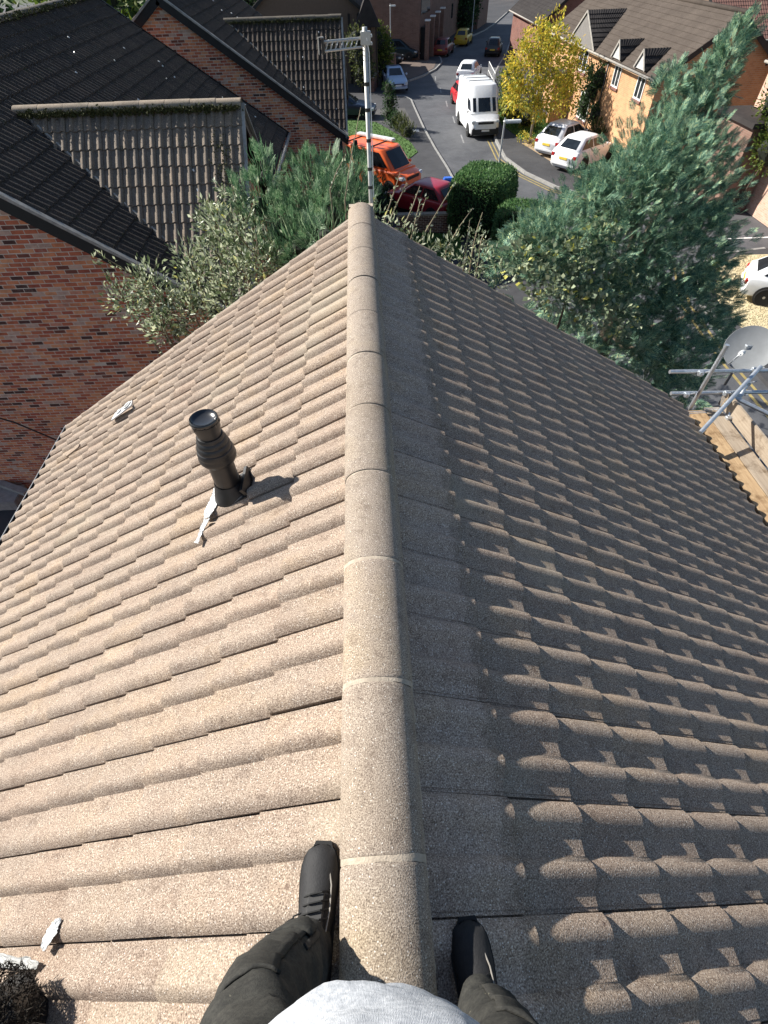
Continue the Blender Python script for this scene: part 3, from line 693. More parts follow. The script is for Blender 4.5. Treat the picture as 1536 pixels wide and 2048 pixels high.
M_KERB = flat('concrete_kerb', (.26, .255, .24), .85, var=.25, scale=4); M_GRASS = flat('lawn_grass', (.055, .115, .022), .9, var=.35, scale=3, bump=.6, bscale=30)
M_YEL = flat('yellow_line_paint', (.30, .235, .09), .8, var=.4, scale=5); M_WLINE = flat('white_line_paint', (.72, .72, .70), .7, var=.15, scale=6)
gs = MB(); gs.add([(-700, -400, -.135), (700, -400, -.135), (700, 900, -.135), (-700, 900, -.135)], [(0, 1, 2, 3)]); g = gs.build('ground', flat('ground_grass', (.045, .06, .022), .95, var=.4, scale=.3)); g['kind'] = 'structure'
KL = [(7.2, -40), (7.2, 20), (6.9, 24), (6.2, 28), (5.3, 30.5), (5.2, 31.8), (5.1, 34.5), (4.8, 38.7), (4.55, 43.8), (4.4, 49.9), (4.35, 52.8), (3.9, 54.1), (2.6, 54.6)]
KL2 = [(2.2, 60.2), (4.8, 60.8), (6.3, 62.9), (7.8, 65.8), (8.9, 69.5), (9.1, 72.3), (9.0, 73.2)]
KL3 = [(9.8, 74.0), (11.6, 79.5), (14.6, 87), (17.4, 92.5), (20.4, 100), (24.5, 112), (31, 127), (45, 150)]
KR = [(12.3, -40), (12.3, 14), (12.6, 17.5), (13.6, 20.4), (15.5, 21.6), (17.4, 21.9), (70, 21.9)]
KR2 = [(70, 27.9), (19, 28.0), (14.2, 28.3), (11.9, 29.1), (10.6, 30.6), (9.5, 33.2), (8.9, 36.2), (9.1, 40.5), (9.8, 45), (10.9, 51.8), (12.0, 57.2), (12.9, 61.5), (14.4, 66.7), (16.4, 73), (19.0, 82.9), (22.5, 96.4), (28, 108), (36, 124), (50, 147)]
poly_sheet('road', KL + KL2 + KL3 + KR2[::-1] + KR[::-1], -.12, M_ROAD)
slab_sheet('pavement', KL + KL2 + KL3 + [(-80, 160), (-80, -40)], -.13, 0.0, M_PAVE)
slab_sheet('pavement', KR[::-1] + [(12.3, -40), (70, -40)], -.13, 0.0, M_PAVE)
slab_sheet('pavement', KR2[::-1] + [(70, 27.9), (160, 60), (120, 160)], -.13, 0.0, M_PAVE)
def kerb(path, name='kerb'):
    b = MB()
    for (x0, y0), (x1, y1) in zip(path[:-1], path[1:]):
        L = math.hypot(x1-x0, y1-y0); k = max(1, round(L/.915))
        if L > 30: k = 30
        for i in range(k):
            t0, t1 = i/k, (i+.985)/k; b.bar((x0+(x1-x0)*t0, y0+(y1-y0)*t0, -.055), (x0+(x1-x0)*t1, y0+(y1-y0)*t1, -.055), .14, .13)
    o = b.build(name, M_KERB); o['kind'] = 'structure'; return o
for k in (KL[3:], KL2, KL3[:6], KR[1:6], KR2[1:-2]): kerb(k)
def stripe(path, w, z, m, name, label):
    V = []; F = []
    for i, (x, y) in enumerate(path):
        a = path[max(0, i-1)]; c = path[min(len(path)-1, i+1)]; d = Vector((c[0]-a[0], c[1]-a[1], 0)).normalized(); n = Vector((-d.y, d.x, 0))*w/2
        V += [(x+n.x, y+n.y, z), (x-n.x, y-n.y, z)]
        if i: F.append((2*i-2, 2*i-1, 2*i+1, 2*i))
    o = obj(name, mesh_np(name, V, F), m); o['kind'] = 'structure'
    if o.data.polygons[0].normal.z < 0: o.data.flip_normals()
    if label: o['label'] = label
    return o
def offset(path, d):
    out = []
    for i, (x, y) in enumerate(path):
        a = path[max(0, i-1)]; c = path[min(len(path)-1, i+1)]; t = Vector((c[0]-a[0], c[1]-a[1], 0)).normalized(); out.append((x - t.y*d, y + t.x*d))
    return out
cr = KR2[2:8]
for d in (.28, .52): stripe(offset(cr, d), .09, -.114, M_YEL, 'yellow_line', 'double yellow line round the street corner')
lr = KR[0:4]
for d in (.42, .72): stripe(offset(lr, d), .10, -.114, M_YEL, 'yellow_line', 'double yellow line along the road below the scaffold')
stripe([(13.5, 23.3), (20, 23.25), (60, 23.2)], .11, -.114, M_WLINE, 'white_line', 'white edge line across the side road')
for k in range(6): stripe([(6.9+.1*k, 40+5.2*k), (7.0+.12*k, 42+5.2*k)], .1, -.114, flat('worn_white_paint', (.22, .22, .22), .8, var=.4, scale=3), 'worn_line', 'worn centre line dash on the street')
def lawn(pts, name='lawn', z=.035, blades=3000, h=.07):
    b = MB().prism(pts, 0.002, z).build(name, M_GRASS); b['kind'] = 'structure'
    xs = [p[0] for p in pts]; ys = [p[1] for p in pts]; V = []; F = []
    def inside(x, y):
        c = False; j = len(pts)-1
        for i in range(len(pts)):
            (xi, yi), (xj, yj) = pts[i], pts[j]
            if (yi > y) != (yj > y) and x < (xj-xi)*(y-yi)/(yj-yi)+xi: c = not c
            j = i
        return c
    n = 0
    while n < blades:
        x, y = random.uniform(min(xs), max(xs)), random.uniform(min(ys), max(ys))
        n += 1
        if not inside(x, y): continue
        k = len(V); a = random.random()*6.28; w = .03; V += [(x-w*math.cos(a), y-w*math.sin(a), z), (x+w*math.cos(a), y+w*math.sin(a), z), (x+random.gauss(0, .03), y+random.gauss(0, .03), z+h*random.uniform(.5, 1.3))]; F.append((k, k+1, k+2))
    o = obj('grass', mesh_np('grass', V, F), flat('grass_blades', (.065, .14, .024), .8, var=.4, scale=2)); tag(o, None, None, None, 'stuff'); o['label'] = 'short grass growing on the lawn'
lawn([(-2.2, 47.5), (1.2, 45.6), (3.3, 40.2), (3.6, 37.8), (2.4, 35.4), (-2.5, 40.5)], blades=5000)
lawn([(1.0, 22.2), (4.2, 22.0), (4.4, 24.6), (1.6, 25.1)], blades=2500)
lawn([(10.15, 43.5), (10.7, 39.8), (12.9, 39.9), (13.6, 42.6), (13.6, 47.5), (12.6, 54.5), (11.3, 51.0), (10.3, 46.0)], blades=9000, h=.1)
# sandy gravel drive by the corner
gr = flat('sandy_gravel', (.50, .42, .26), .95, var=.35, scale=20, bump=.8, bscale=40)
poly_sheet('gravel_drive', [(13.0, 13.0), (13.2, 17.5), (14.2, 20.2), (16.0, 21.3), (19.5, 21.2), (19.5, 13.0)], .006, gr)
V = []; F = []
for i in range(9000):
    x, y = random.uniform(13.1, 19), random.uniform(14.5, 21.2)
    if y > 17.3 + (x-13.2)*1.5: continue
    s = random.uniform(.015, .035); k = len(V); V += [(x-s, y-s, .006), (x+s, y-s*.6, .006), (x, y+s, .006), (x, y, .006+s*1.1)]; F += [(k, k+1, k+3), (k+1, k+2, k+3), (k+2, k, k+3)]
o = obj('gravel_stones', mesh_np('gravel_stones', V, F), gr); o['kind'] = 'stuff'; o['label'] = 'loose sandy gravel on the corner drive'
# block paved edges
M_PAVER = brick_far_material('block_paving', (.20, .10, .07), (.14, .075, .055), (.12, .10, .08))
poly_sheet('driveway', [(10.7, 38.8), (11.0, 41.4), (13.4, 41.6), (14.6, 33.0), (12.1, 33.2)], .008, flat('drive_asphalt', (.10, .085, .075), .9, var=.25, scale=3))
stripe([(10.75, 39.0), (11.4, 36.0), (12.05, 33.0), (12.9, 30.2)], .45, .012, flat('sandstone_edging', (.34, .25, .16), .9, var=.3, scale=6), 'edging', 'pale sandstone edging strip before the white cars')
poly_sheet('driveway', [(2.0, 63.5), (4.9, 61.4), (6.2, 63.2), (7.7, 66.3), (8.4, 70.0), (6.8, 73.5), (2.2, 73)], .006, flat('brown_paving', (.12, .09, .075), .9, var=.25, scale=2))
poly_sheet('driveway', [(-4, 44.2), (-4, 49.3), (3.6, 49.9), (3.9, 44.5), (2.2, 44.6), (1.4, 46.0)], .005, flat('grey_drive', (.075, .072, .07), .9, var=.25, scale=2))
# access cover on the left pavement
MB().box((3.55, 42.7, .0), (4.15, 43.3, .012)).build('access_cover', flat('pale_cover', (.42, .43, .44), .7, var=.2)).__setitem__('kind', 'structure')
# ------------------------------------------------------------------ vehicles
def paint(name, c, metal=.0, rough=.36):
    if name in MC: return MC[name]
    t = NT(name); p = t.pos(); n = t.noise(p, 7, 4); r = t.ramp(n, 'Fac', [(.3, tuple(x*.9 for x in c)), (.7, c)])
    MC[name] = t.done((r, 'Color'), rough, None, metal, .5, Coat_Weight=.3, Coat_Roughness=.12); return MC[name]
def glass_mat(name='car_glass', c=(.012, .016, .02)):
    if name in MC: return MC[name]
    t = NT(name); n = t.noise(t.pos(), 3, 2); r = t.ramp(n, 'Fac', [(.3, tuple(x*.7 for x in c)), (.7, tuple(x*1.4 for x in c))]); MC[name] = t.done((r, 'Color'), .06, None, 0, .5); return MC[name]
M_TYRE = flat('tyre_rubber', (.014, .014, .014), .85, var=.3, scale=30); M_RIM = flat('alloy', (.42, .43, .45), .3, metal=.7, var=.15); M_DARKPL = flat('dark_trim', (.02, .02, .021), .6, var=.3)
M_RED = flat('red_lens', (.35, .012, .012), .2, var=.2, spec=.7); M_HEAD = flat('clear_lens', (.55, .58, .60), .12, var=.2, spec=.8); M_PLW = flat('plate_white', (.70, .70, .68), .5, var=.05); M_PLY = flat('plate_yellow', (.72, .52, .06), .5, var=.05)
def wheel(parent, x, y, r, side, dark=False):
    w = bpy.data.objects.new('wheel', None); link(w, parent); w.location = (x, y, r)
    s = side
    MB().lathe([(r*.66, -.10), (r*.92, -.105), (r, -.07), (r, .07), (r*.92, .105), (r*.66, .10)], 22, axis='y').build('tyre', M_TYRE, w, auto=.6)
    b = MB(); b.lathe([(r*.68, s*.095), (r*.64, s*.098), (r*.60, s*.05), (r*.2, s*.045)], 22, axis='y')
    for k in range(5):
        a = k*2*math.pi/5; b.bar((r*.12*math.cos(a), s*.09, r*.12*math.sin(a)), (r*.63*math.cos(a), s*.085, r*.63*math.sin(a)), r*.16, .02, up=(0, 1, 0))
    b.lathe([(r*.17, s*.08), (r*.15, s*.102), (.002, s*.104)], 12, axis='y'); b.build('rim', M_DARKPL if dark else M_RIM, w, auto=.6)
PRE = dict(
 hatch=dict(L=4.0, W=1.72, H=1.46, belt=.93, nose=.72, xw=.95, xrf=.25, xrr=-1.30, xrb=-1.86, tail=.90, r=.31, wb=2.5),
 city=dict(L=3.5, W=1.62, H=1.46, belt=.92, nose=.76, xw=.95, xrf=.35, xrr=-1.15, xrb=-1.62, tail=.90, r=.29, wb=2.35),
 saloon=dict(L=4.5, W=1.80, H=1.43, belt=.92, nose=.68, xw=.85, xrf=.05, xrr=-1.05, xrb=-1.72, tail=.98, r=.33, wb=2.75),
 estate=dict(L=4.5, W=1.80, H=1.46, belt=.93, nose=.68, xw=.95, xrf=.15, xrr=-1.75, xrb=-2.15, tail=.95, r=.32, wb=2.7),
 mpv=dict(L=4.6, W=1.82, H=1.66, belt=1.02, nose=.78, xw=1.35, xrf=.45, xrr=-1.75, xrb=-2.15, tail=1.0, r=.33, wb=2.75),
 suvhatch=dict(L=4.15, W=1.80, H=1.56, belt=1.02, nose=.80, xw=.98, xrf=.25, xrr=-1.30, xrb=-1.92, tail=.98, r=.36, wb=2.53),
 camper=dict(L=4.9, W=1.90, H=1.97, belt=1.12, nose=.95, xw=1.78, xrf=1.05, xrr=-2.25, xrb=-2.40, tail=1.1, r=.33, wb=3.0),
 van=dict(L=5.5, W=2.0, H=2.62, belt=1.28, nose=1.02, xw=2.12, xrf=1.05, xrr=-2.66, xrb=-2.72, tail=1.3, r=.34, wb=3.3))
def car(name, label, cat, preset, colour, loc, rz, group=None, plate_rear=True, panel=False, rails=False, bonnet=None, dark_rims=False, side_win=2):
    q = PRE[preset]; L, W, H = q['L'], q['W'], q['H']; hw = W/2
    T = thing(name, label, cat, (loc[0], loc[1], loc[2] if len(loc) > 2 else -.115), rz, group)
    belt, xw, xrf, xrr, xrb = q['belt'], q['xw'], q['xrf'], q['xrr'], q['xrb']; xf, xt = L/2, -L/2; zb = .20; G = glass_mat()
    st = [(xf-.0, .42, .55, .62), (xf-.05, .30, q['nose']-.05, .80), (xf-.22, zb, q['nose']+.02, .93), (xf-.55, zb, q['nose']+.09, .985), (xw+.12, zb, belt-.03, 1.0), (xw-.25, zb, belt, 1.0), (0, zb, belt+.005, 1.0), (xrr, zb, belt+.02, 1.0),
          (xrb+.10, zb, belt+.02, .985), (xrb-.05, zb, q['tail'], .97), (xt+.08, .28, q['tail']-.06, .94), (xt+.0, .36, q['tail']-.22, .88)]
    st = sorted(st, key=lambda s: -s[0]); rings = []
    for x, z0, z1, wf in st:
        w = hw*wf; zm = z0 + (z1-z0)*.55
        half = [(0, z0), (.78*w, z0), (.955*w, z0+.09), (w, zm), (.985*w, z1-.12), (.945*w, z1-.035), (.86*w, z1+.0), (.45*w, z1+.018)]
        rings.append([(x, -y, z) for y, z in half] + [(x, 0, z1+.024)] + [(x, y, z) for y, z in reversed(half[1:])])
    b = MB(); b.loft(rings); body = b.build('body', colour, T, auto=.75)
    # greenhouse
    wb0, wr = hw*(.90 if preset != 'van' else .965), hw*(.70 if preset not in ('van', 'camper') else (.86 if preset == 'camper' else .93)); wt = .56 if preset == 'van' else .95
    def outline(xa, xb, w, z, dz=0): return [(xa, -w*.55, z), (xa-.10, -w*.93, z), (xa-.22, -w, z), ((xa+xb)/2, -w*1.01, z), (xb+.16, -w, z), (xb+.05, -w*.92, z), (xb, -w*.55, z), (xb, w*.55, z), (xb+.05, w*.92, z), (xb+.16, w, z), ((xa+xb)/2, w*1.01, z), (xa-.22, w, z), (xa-.10, w*.93, z), (xa, w*.55, z)]
    zr_ = H - .075
    b = MB(); b.loft([outline(xw, xrb, wb0, belt-.03), outline(xw-.02, xrb+.01, wb0, belt+.02), outline(xrf, xrr, wr, zr_), outline(xrf-.07, xrr+.05, wr*.96, zr_+.038), outline(xrf-.22, xrr+.16, wr*.84, H-.012), outline(xrf-.5, xrr+.5, wr*.4, H)])
    b.build('roof', colour, T, auto=.85)
    # glazing: sheets a few millimetres proud of the pillars
    def P3(xa, xb, sy, t, s):    # t: 0 belt..1 roof, s: 0 front..1 rear along the side
        x0, x1 = xw-.22, xrb+.16; x2, x3 = xrf-.22, xrr+.16; xa_ = x0+(x1-x0)*s; xb_ = x2+(x3-x2)*s
        w = wb0*1.008 + (wr*1.008-wb0*1.008)*t; return Vector((xa_+(xb_-xa_)*t, sy*(w+.010), belt+.02+(zr_-belt-.02)*t))
    def pane(nm, pts, m=G):
        b = MB(); b.add(pts, [tuple(range(len(pts)))]); return b.build(nm, m, T)
    def quadgrid(f, nm, m=G): 
        b = MB(); wq = .52 if preset == 'van' else .90; b.add([f(.10, 0), f(.10, 1), f(wq*.55, 1), f(wq, 1), f(wq, 0), f(wq*.55, 0)], [(0, 1, 2, 5), (5, 2, 3, 4)]); return b.build(nm, m, T)
    splits = {1: [(-.02, .15)], 2: [(.03, .47), (.51, .96)], 3: [(.03, .34), (.37, .67), (.70, .97)]}[side_win]
    for sy in (-1, 1):
        for (s0, s1) in splits: quadgrid(lambda t, k, s0=s0, s1=s1, sy=sy: P3(0, 0, sy, t, s0+(s1-s0)*k), 'side_window')
    def front(t, k, xa, xb, off): 
        w = (wb0+(wr-wb0)*t)*.86; x = xa+(xb-xa)*t; return Vector((x+off, w*(2*k-1), belt+.02+(zr_-belt-.02)*t + .006))
    b = MB(); f = lambda t, k: front(t, k, xw-.02, xrf, .008)
    wpts = [f(.06, .06), f(.06, .94), f(.94, .94), f(.94, .06)]
    for i in (0, 1, 2, 3):
        pass
    ka, kd = (.03, .03) if preset == 'van' else (.07, .02); b.add([f(.05, ka)-Vector((kd, 0, 0)), f(.05, .5)+Vector((.006, 0, 0)), f(.05, 1-ka)-Vector((kd, 0, 0)), f(wt, 1-ka)-Vector((kd, 0, 0)), f(wt, .5)+Vector((.006, 0, 0)), f(wt, ka)-Vector((kd, 0, 0))], [(0, 1, 4, 5), (1, 2, 3, 4)]); b.build('windscreen', G, T)
    if not panel:
        f = lambda t, k: front(t, k, xrb+.01, xrr, -.008); b = MB(); b.add([f(.14, .1), f(.14, .9), f(.88, .9), f(.88, .1)], [(0, 1, 2, 3)]); b.build('rear_window', G, T)
    # wheels and arches
    r = q['r']; ax = q['wb']/2
    for sx in (1, -1):
        for sy in (-1, 1):
            MB().lathe([(r+.055, -.06), (r+.055, .006), (r+.02, .010)], 20, c=(sx*ax+.05, sy*(hw-.0), r+.02), axis='y').build('wheel_arch', M_DARKPL, T) if sy > 0 else MB().lathe([(r+.055, .06), (r+.055, -.006), (r+.02, -.010)], 20, c=(sx*ax+.05, sy*hw, r+.02), axis='y').build('wheel_arch', M_DARKPL, T)
            wheel(T, sx*ax+.05, sy*(hw-.075), r, sy, dark_rims)
    zn = q['nose']
    for sy in (-1, 1):
        MB().box((xf-.30, sy*hw*.80-.16, zn-.15), (xf-.035, sy*hw*.80+.10, zn+.0)).build('headlight', M_HEAD, T, bevel=.03)
        hh = .34 if preset in ('van', 'camper', 'mpv') else .17
        MB().box((xt-.012, sy*hw*.80-.10, q['tail']-.24-hh*.3), (xt+.14, sy*hw*.80+.11, q['tail']-.24+hh*.7)).build('tail_light', M_RED, T, bevel=.02)
        MB().box((xw-.42, sy*(hw+.02)-.02, belt+.0), (xw-.28, sy*(hw+.14)+.02, belt+.14)).build('wing_mirror', M_DARKPL if preset == 'van' else colour, T, bevel=.03)
        MB().box((-.10, sy*(hw+.004)-.01, belt-.16), (.07, sy*(hw+.004)+.01, belt-.13)).build('door_handle', M_DARKPL, T)
    MB().box((xf-.06, -hw*.52, zn-.19), (xf+.008, hw*.52, zn-.07)).build('grille', M_DARKPL, T, bevel=.01)
    MB().box((xf-.14, -hw*.90, .26), (xf+.02, hw*.90, .42 if preset != 'van' else .62)).build('front_bumper', M_DARKPL if preset == 'van' else colour, T, bevel=.05)
    MB().box((xt-.03, -hw*.90, .30), (xt+.14, hw*.90, .48)).build('rear_bumper', colour, T, bevel=.05)
    MB().box((xf+.0, -.26, .44), (xf+.026, .26, .55)).build('number_plate', M_PLW, T)
    MB().box((xt-.022, -.26, q['tail']-.36), (xt+.02, .26, q['tail']-.25)).build('number_plate', M_PLY if plate_rear else M_PLW, T)
    if rails:
        for sy in (-1, 1): MB().tube([(xrf-.25, sy*wr*.9, H-.03), (xrf-.4, sy*wr*.9, H+.03), (xrr+.35, sy*wr*.9, H+.03), (xrr+.2, sy*wr*.9, H-.03)], .018, 6).build('roof_rail', M_ALU, T)
    if bonnet:
        pass
    return T
W_ = paint('white_paint', (.78, .79, .80)); 
v = car('white_van', 'white high-roof panel van parked facing us on the bend', 'van', 'van', W_, (8.25, 43.35), R_(-87), panel=True, side_win=1, plate_rear=True)
for k, x in enumerate((.2, -.75, -1.7)): MB().tube([(x, -.82, 2.60), (x, -.80, 2.69), (x, .80, 2.69), (x, .82, 2.60)], .02, 6).build('roof_bar', M_DARKPL, v)
for sy in (-1, 1): MB().box((-2.3, sy*1.004-.008, 1.02), (1.0, sy*1.004+.008, 1.10)).build('side_moulding', flat('pale_moulding', (.55, .56, .57), .5), v)
car('red_car', 'red car showing only its flank behind the white van', 'car', 'hatch', paint('bright_red', (.45, .02, .025)), (8.5, 50.3), R_(-86))
OR_ = paint('orange_paint', (.90, .15, .03))
cv = car('camper_van', 'orange camper van with dark side windows parked by the lawn', 'van', 'camper', OR_, (.85, 31.8, .0), R_(-41), side_win=3)
MB().box((-1.9, .52, 1.985), (.6, .86, 2.10)).build('awning', flat('pale_awning', (.62, .64, .64), .5), cv, bevel=.03)
for x in (-1.5, .2): MB().bar((x, -.8, 1.99), (x, .8, 1.99), .05, .03).build('roof_bar', M_DARKPL, cv)
car('red_hatchback', 'dark red hatchback half hidden behind the brick garden wall', 'car', 'hatch', paint('dark_red', (.30, .015, .03)), (2.95, 27.55, .0), R_(136))
car('saloon_car', 'silver blue saloon facing us beside the left pavement', 'car', 'saloon', paint('ice_blue', (.36, .46, .60), .35), (3.25, 57.7, -.02), R_(-84))
car('navy_estate', 'dark navy estate car standing on the left drive, nose to the street', 'car', 'estate', paint('navy', (.012, .022, .045), .2), (-1.0, 47.6, .005), R_(-8), rails=True)
car('people_carrier', 'dark teal people carrier on the sloping paved drive', 'car', 'mpv', paint('dark_teal', (.012, .028, .036), .2), (4.55, 72.2, .006), R_(-22), side_win=3)
car('black_hatchback', 'black hatchback half behind the lamp post and the round bush', 'car', 'hatch', paint('black_car', (.010, .011, .013)), (2.75, 69.0, .006), R_(-14))
car('maroon_hatchback', 'faded maroon hatchback seen from behind against the brown house', 'car', 'hatch', paint('maroon', (.22, .045, .035)), (9.75, 75.1), R_(71))
car('yellow_hatchback', 'small yellow hatchback seen from behind near the far lamp', 'car', 'city', paint('yellow_car', (.62, .42, .04)), (12.95, 81.6), R_(69))
car('black_city_car', 'small black city car seen from behind on the far right kerb', 'car', 'city', paint('charcoal_car', (.018, .018, .020)), (15.15, 73.8), R_(74))
car('white_hatchback', 'white hatchback seen from behind, just beyond the white van', 'car', 'hatch', W_, (10.35, 60.4), R_(70))
car('white_crossover', 'white crossover parked nearest the corner with black alloy wheels', 'car', 'suvhatch', W_, (13.05, 34.15, .01), R_(38), dark_rims=True)
car('silver_crossover', 'silver white crossover parked behind the other before the porch', 'car', 'suvhatch', paint('pearl_white', (.66, .67, .69)), (12.75, 37.0, .01), R_(40), dark_rims=True)
car('white_car', 'white car cut by the right edge on the sandy gravel', 'car', 'hatch', W_, (15.98, 17.18, .006), R_(-30))
# ------------------------------------------------------------------ houses further off
M_BR_OR = brick_far_material('orange_brick', (.52, .285, .14), (.44, .22, .105), (.46, .38, .28))
M_BR_BR = brick_far_material('brown_brick', (.21, .125, .095), (.17, .095, .072), (.22, .18, .15))
M_BR_RD = brick_far_material('dull_red_brick', (.20, .09, .07), (.15, .06, .05), (.2, .17, .15))
M_BR_PK = brick_far_material('pale_pink_brick', (.55, .36, .28), (.48, .28, .2), (.5, .42, .36))
def corrugated_roof_mat(name, c, c2):
    t = NT(name); p = t.pos(); n = t.noise(p, 1.3, 5, .7); g = t.noise(p, 40, 3); r = t.ramp(n, 'Fac', [(.3, c), (.7, c2)]); v = t.ramp(g, 'Fac', [(.3, (.7, .7, .7)), (.7, (1.25, 1.25, 1.25))]); k = t.mix(1., (r, 'Color'), (v, 'Color'), 'MULTIPLY')
    return t.done((k, 2), .9, t.bump(g, 'Fac', .3, .01), spec=.2)
M_RF_BROWN = corrugated_roof_mat('brown_roof', (.068, .054, .044), (.105, .085, .070)); M_RF_DARK = corrugated_roof_mat('dark_roof', (.025, .022, .022), (.045, .04, .038)); M_RF_RED = corrugated_roof_mat('red_roof', (.15, .08, .065), (.2, .11, .09))
M_TIMBER = flat('dark_timber', (.018, .014, .012), .7, var=.4); M_RENDER = flat('tan_render', (.13, .09, .065), .9, var=.2); M_WFRAME = flat('white_frame', (.70, .70, .68), .5, var=.06); M_PANE = glass_mat('window_glass', (.02, .025, .03))
def courses(parent, a, b2, c, d, m, gauge=.3, name='tile_courses', amp=.02, roll=.15, step=.016):
    """a roof slope from ridge edge a-b to eave edge d-c as overlapping rolled courses (one mass of far tiles)"""
    a, b2, c, d = map(Vector, (a, b2, c, d)); Ls = (d-a).length; Lx = (b2-a).length; ny = max(2, int(Ls/gauge)); nx = max(4, int(Lx/roll)*2); n = (b2-a).cross(d-a).normalized()
    if n.z < 0: n = -n
    V = []; F = []
    for j in range(ny):
        for e, (t, h) in enumerate(((j/ny, .0), ((j+1)/ny, step), ((j+1)/ny, step*.3))):
            for i in range(nx+1):
                s = i/nx; p = (a*(1-s)+b2*s)*(1-t) + (d*(1-s)+c*s)*t; V.append(p + n*(h + amp*(i % 2)))
        k = j*3*(nx+1)
        for e in range(2):
            for i in range(nx): F.append((k+e*(nx+1)+i, k+e*(nx+1)+i+1, k+(e+1)*(nx+1)+i+1, k+(e+1)*(nx+1)+i))
    o = obj(name, mesh_np(name, V, F), m, parent); o['kind'] = 'stuff'; return o
def window(parent, p, u, w, h, n, bars=1, sill=True):
    """casement: frame with pane(s) set into a wall face; p lower-left corner, u along, n outward"""
    p, u, n = Vector(p), Vector(u).normalized(), Vector(n).normalized(); up = Vector((0, 0, 1)); b = MB(); t = .07
    f = lambda s, z, o: p + u*s + up*z + n*o
    for (s0, s1, z0, z1) in ((0, w, 0, t), (0, w, h-t, h), (0, t, t, h-t), (w-t, w, t, h-t)) + tuple((w*(i+1)/(bars+1)-t/2, w*(i+1)/(bars+1)+t/2, t, h-t) for i in range(bars)):
        b.add([f(s0, z0, -.05), f(s1, z0, -.05), f(s1, z1, -.05), f(s0, z1, -.05), f(s0, z0, .04), f(s1, z0, .04), f(s1, z1, .04), f(s0, z1, .04)], [(0, 1, 2, 3), (4, 5, 6, 7), (0, 1, 5, 4), (1, 2, 6, 5), (2, 3, 7, 6), (3, 0, 4, 7)])
    wo = b.build('window', M_WFRAME, parent)
    MB().add([f(t, t, .012), f(w-t, t, .012), f(w-t, h-t, .012), f(t, h-t, .012)], [(0, 1, 2, 3)]).build('pane', M_PANE, wo)
    if sill: MB().add([f(-.08, -.10, -.02), f(w+.08, -.10, -.02), f(w+.08, -.0, -.02), f(-.08, 0, -.02), f(-.08, -.10, .10), f(w+.08, -.10, .10), f(w+.08, -.0, .08), f(-.08, 0, .08)], [(0, 1, 2, 3), (4, 5, 6, 7), (0, 1, 5, 4), (1, 2, 6, 5), (2, 3, 7, 6), (3, 0, 4, 7)]).build('sill', M_BR_RD, wo)
    return wo
def gable_house(name, label, x0, x1, y0, y1, ze, zr, axis, wall_m, roof_m, over=.25, barge=M_BLACK, rz=0.0, rows=True):
    """simple gabled block; axis 'y' = ridge runs along y"""
    H = thing(name, label, 'house', (x0, y0, 0), rz); W, D = x1-x0, y1-y0; b = MB()
    if axis == 'y':
        xm = W/2; b.add([(0, 0, -.1), (W, 0, -.1), (W, 0, ze), (xm, 0, zr-.12), (0, 0, ze), (0, D, -.1), (W, D, -.1), (W, D, ze), (xm, D, zr-.12), (0, D, ze)], [(0, 1, 2, 3, 4), (9, 8, 7, 6, 5), (0, 4, 9, 5), (1, 6, 7, 2)])
        k = (zr-ze)/xm; e = over; zz = ze - k*e
        for sx, xe in ((-1, -e), (1, W+e)): courses(H, (xm, -e, zr), (xm, D+e, zr), (xe, D+e, zz), (xe, -e, zz), roof_m)
        for yy in (-e, D+e):
            for xe in (-e, W+e): MB().bar((xm, yy, zr-.13), (xe, yy, zz-.13), .03, .22).build('bargeboard', barge, H)
        MB().tube([(xm, -e, zr+.02), (xm, D+e, zr+.02)], .11, 8).build('ridge', roof_m, H, smooth=True)
        for xe in (-e-.05, W+e+.05): MB().tube([(xe, -e, zz-.05), (xe, D+e, zz-.05)], .06, 6).build('gutter', M_GREYTRIM, H, smooth=True)
    else:
        ym = D/2; b.add([(0, 0, -.1), (0, D, -.1), (0, D, ze), (0, ym, zr-.12), (0, 0, ze), (W, 0, -.1), (W, D, -.1), (W, D, ze), (W, ym, zr-.12), (W, 0, ze)], [(4, 3, 2, 1, 0), (5, 6, 7, 8, 9), (0, 5, 9, 4), (1, 2, 7, 6)])
        k = (zr-ze)/ym; e = over; zz = ze - k*e
        for sy, ye in ((-1, -e), (1, D+e)): courses(H, (-e, ym, zr), (W+e, ym, zr), (W+e, ye, zz), (-e, ye, zz), roof_m)
        for xx in (-e, W+e):
            for ye in (-e, D+e): MB().bar((xx, ym, zr-.13), (xx, ye, zz-.13), .03, .22).build('bargeboard', barge, H)
        MB().tube([(-e, ym, zr+.02), (W+e, ym, zr+.02)], .11, 8).build('ridge', roof_m, H, smooth=True)
        for ye in (-e-.05, D+e+.05): MB().tube([(-e, ye, zz-.05), (W+e, ye, zz-.05)], .06, 6).build('gutter', M_GREYTRIM, H, smooth=True)
    b.build('wall', wall_m, H); return H
